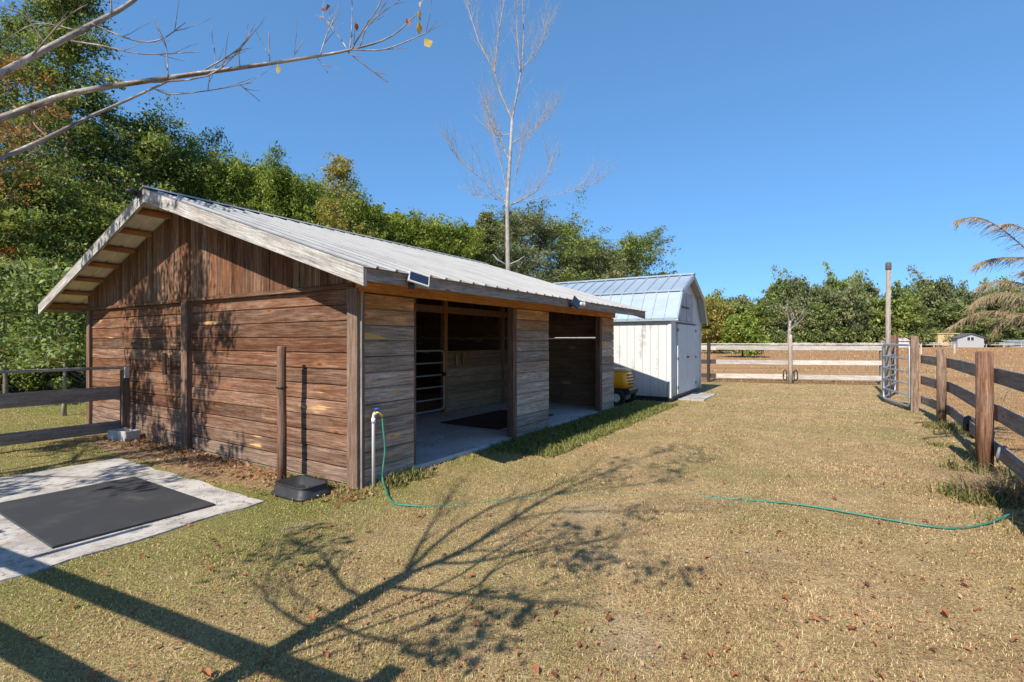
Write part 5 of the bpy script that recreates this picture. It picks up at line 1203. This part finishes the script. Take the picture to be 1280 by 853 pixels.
# dry brush at the right edge
n = 900; a = rng.uniform(0, 2 * PI, n); rr_ = .55 * np.sqrt(rng.uniform(0, 1, n))
o = blades('dry_brush', 4.95 + rr_ * np.cos(a) * 1.1, 4.75 + rr_ * np.sin(a) * .7, rng.uniform(.08, .28, n), rng.uniform(.003, .006, n), rng, M['dry_frond'], 2.4, tone=np.stack([rng.uniform(0, .8, n), rng.uniform(0, .4, n), rng.uniform(0, 1, n)], 1)); tag(o, 'flattened dry brown brush below the pasture fence', 'brush', kind='stuff')
n = 30000; cx_ = rng.uniform(2, 95, n // 25); cy_ = 17.5 + 75 * rng.uniform(0, 1, n // 25) ** 1.8; rr_ = .15 + .012 * cy_
x = np.repeat(cx_, 25) + rng.normal(0, 1, n // 25 * 25) * np.repeat(rr_ * 1.6, 25); y = np.repeat(cy_, 25) + rng.normal(0, 1, n // 25 * 25) * np.repeat(rr_, 25)
kf = ((x - 7.7) * .84 - (y - 8.94) * .54 > .3) | (((x - 7.25) * .26 + y - 18.2 > .3) & (x > 5)); x, y = x[kf], y[kf]; n = len(x)
o = blades('field_grass', x, y, rng.uniform(.03, .11, n) * (1 + y / 60), (.004 + .0003 * y) * rng.uniform(.6, 1.4, n), rng, M['grass'], 1.2); tag(o, 'sparse dry grass tufts in the brown field', 'grass', kind='stuff')
# leaf litter: crumbs along the wall and over the lawn
n = 1800; uu = -np.abs(rng.normal(.16, .22, n)) - .02; vv = rng.uniform(-.3, 5.6, n); P_ = np.stack([A.x + D1.x * uu + D2.x * vv, A.y + D1.y * uu + D2.y * vv, .012 + rng.uniform(0, .02, n)], 1)
x, y, r = polar(17000, 1.8, 16, 1.5); cl_ = (np.sin(x * 1.3 + 2) * np.sin(y * 1.1 + x * .4) > -.25) & keep_out(x, y, rng); Q_ = np.stack([x[cl_], y[cl_], .012 + rng.uniform(0, .02, cl_.sum())], 1)
sz = np.concatenate([rng.uniform(.02, .06, n), rng.uniform(.007, .028, len(Q_))]); C = np.concatenate([P_, Q_])
k = keep_out(C[:, 0], C[:, 1], rng); C = C[k]; sz = sz[k]
V, F = leaves_at(C, sz, rng, .6, up=2.5); V[:, 2] = np.maximum(V[:, 2], .005); n = len(C)
o = np_mesh('leaf_litter', V, F, np.stack([rng.uniform(0, .9, n), rng.uniform(0, .9, n), rng.uniform(0, 1, n)], 1), M['litter']); tag(o, 'crumbled brown leaf litter along the wall and lawn', 'leaf litter', kind='stuff')
# the larger single leaves
proto = []
rl = random.Random(9)
for k in range(7):
    V, F = one_leaf(1.0, rl.uniform(.2, .9), rl); b = MB(); b.v = [tuple(v) for v in V]; b.f = F; b.uv = [[(0, 0)] * 3 for _ in F]; tn = (rl.uniform(.2, .9), rl.choice((.1, .3, .5, .9)), .5); b.t = [tn] * len(F); b.sm = [True] * len(F); b.m = [0] * len(F)
    me = bpy.data.objects  # the prototype is the first leaf of its shape
    proto.append(b)
made = 0; first = [None] * 7
x, y, r = polar(700, 2.0, 10, 1.35, -52, 50); kk = keep_out(x, y, rng); x, y = x[kk], y[kk]
for xx, yy in zip(x, y):
    if made >= 295: break
    dens = math.sin(xx * 1.1 + .5) * math.sin(yy * .9 + 1) + (.5 if yy < 4.5 else -.1)
    if rl.random() > .62 + .4 * dens: continue
    i = rl.randrange(7)
    if first[i] is None:
        o = proto[i].build('fallen_leaf', M['fallen']); first[i] = o
    else:
        o = first[i].copy(); COL.objects.link(o)
    s_ = rl.uniform(.020, .050) * rl.choice((1, 1, 1.2)); o.scale = (s_, s_, s_ * rl.uniform(.6, 1.5)); o.location = (xx, yy, .010 + .2 * s_); o.rotation_euler = (rl.uniform(-.5, .5), rl.uniform(-.5, .5), rl.uniform(0, 6.28))
    tag(o, 'curled reddish brown fallen leaf lying on the lawn', 'leaf', 'fallen leaves on the lawn'); made += 1
scene.cycles.use_denoising = True
scene.cycles.max_bounces = 8; scene.cycles.transparent_max_bounces = 8
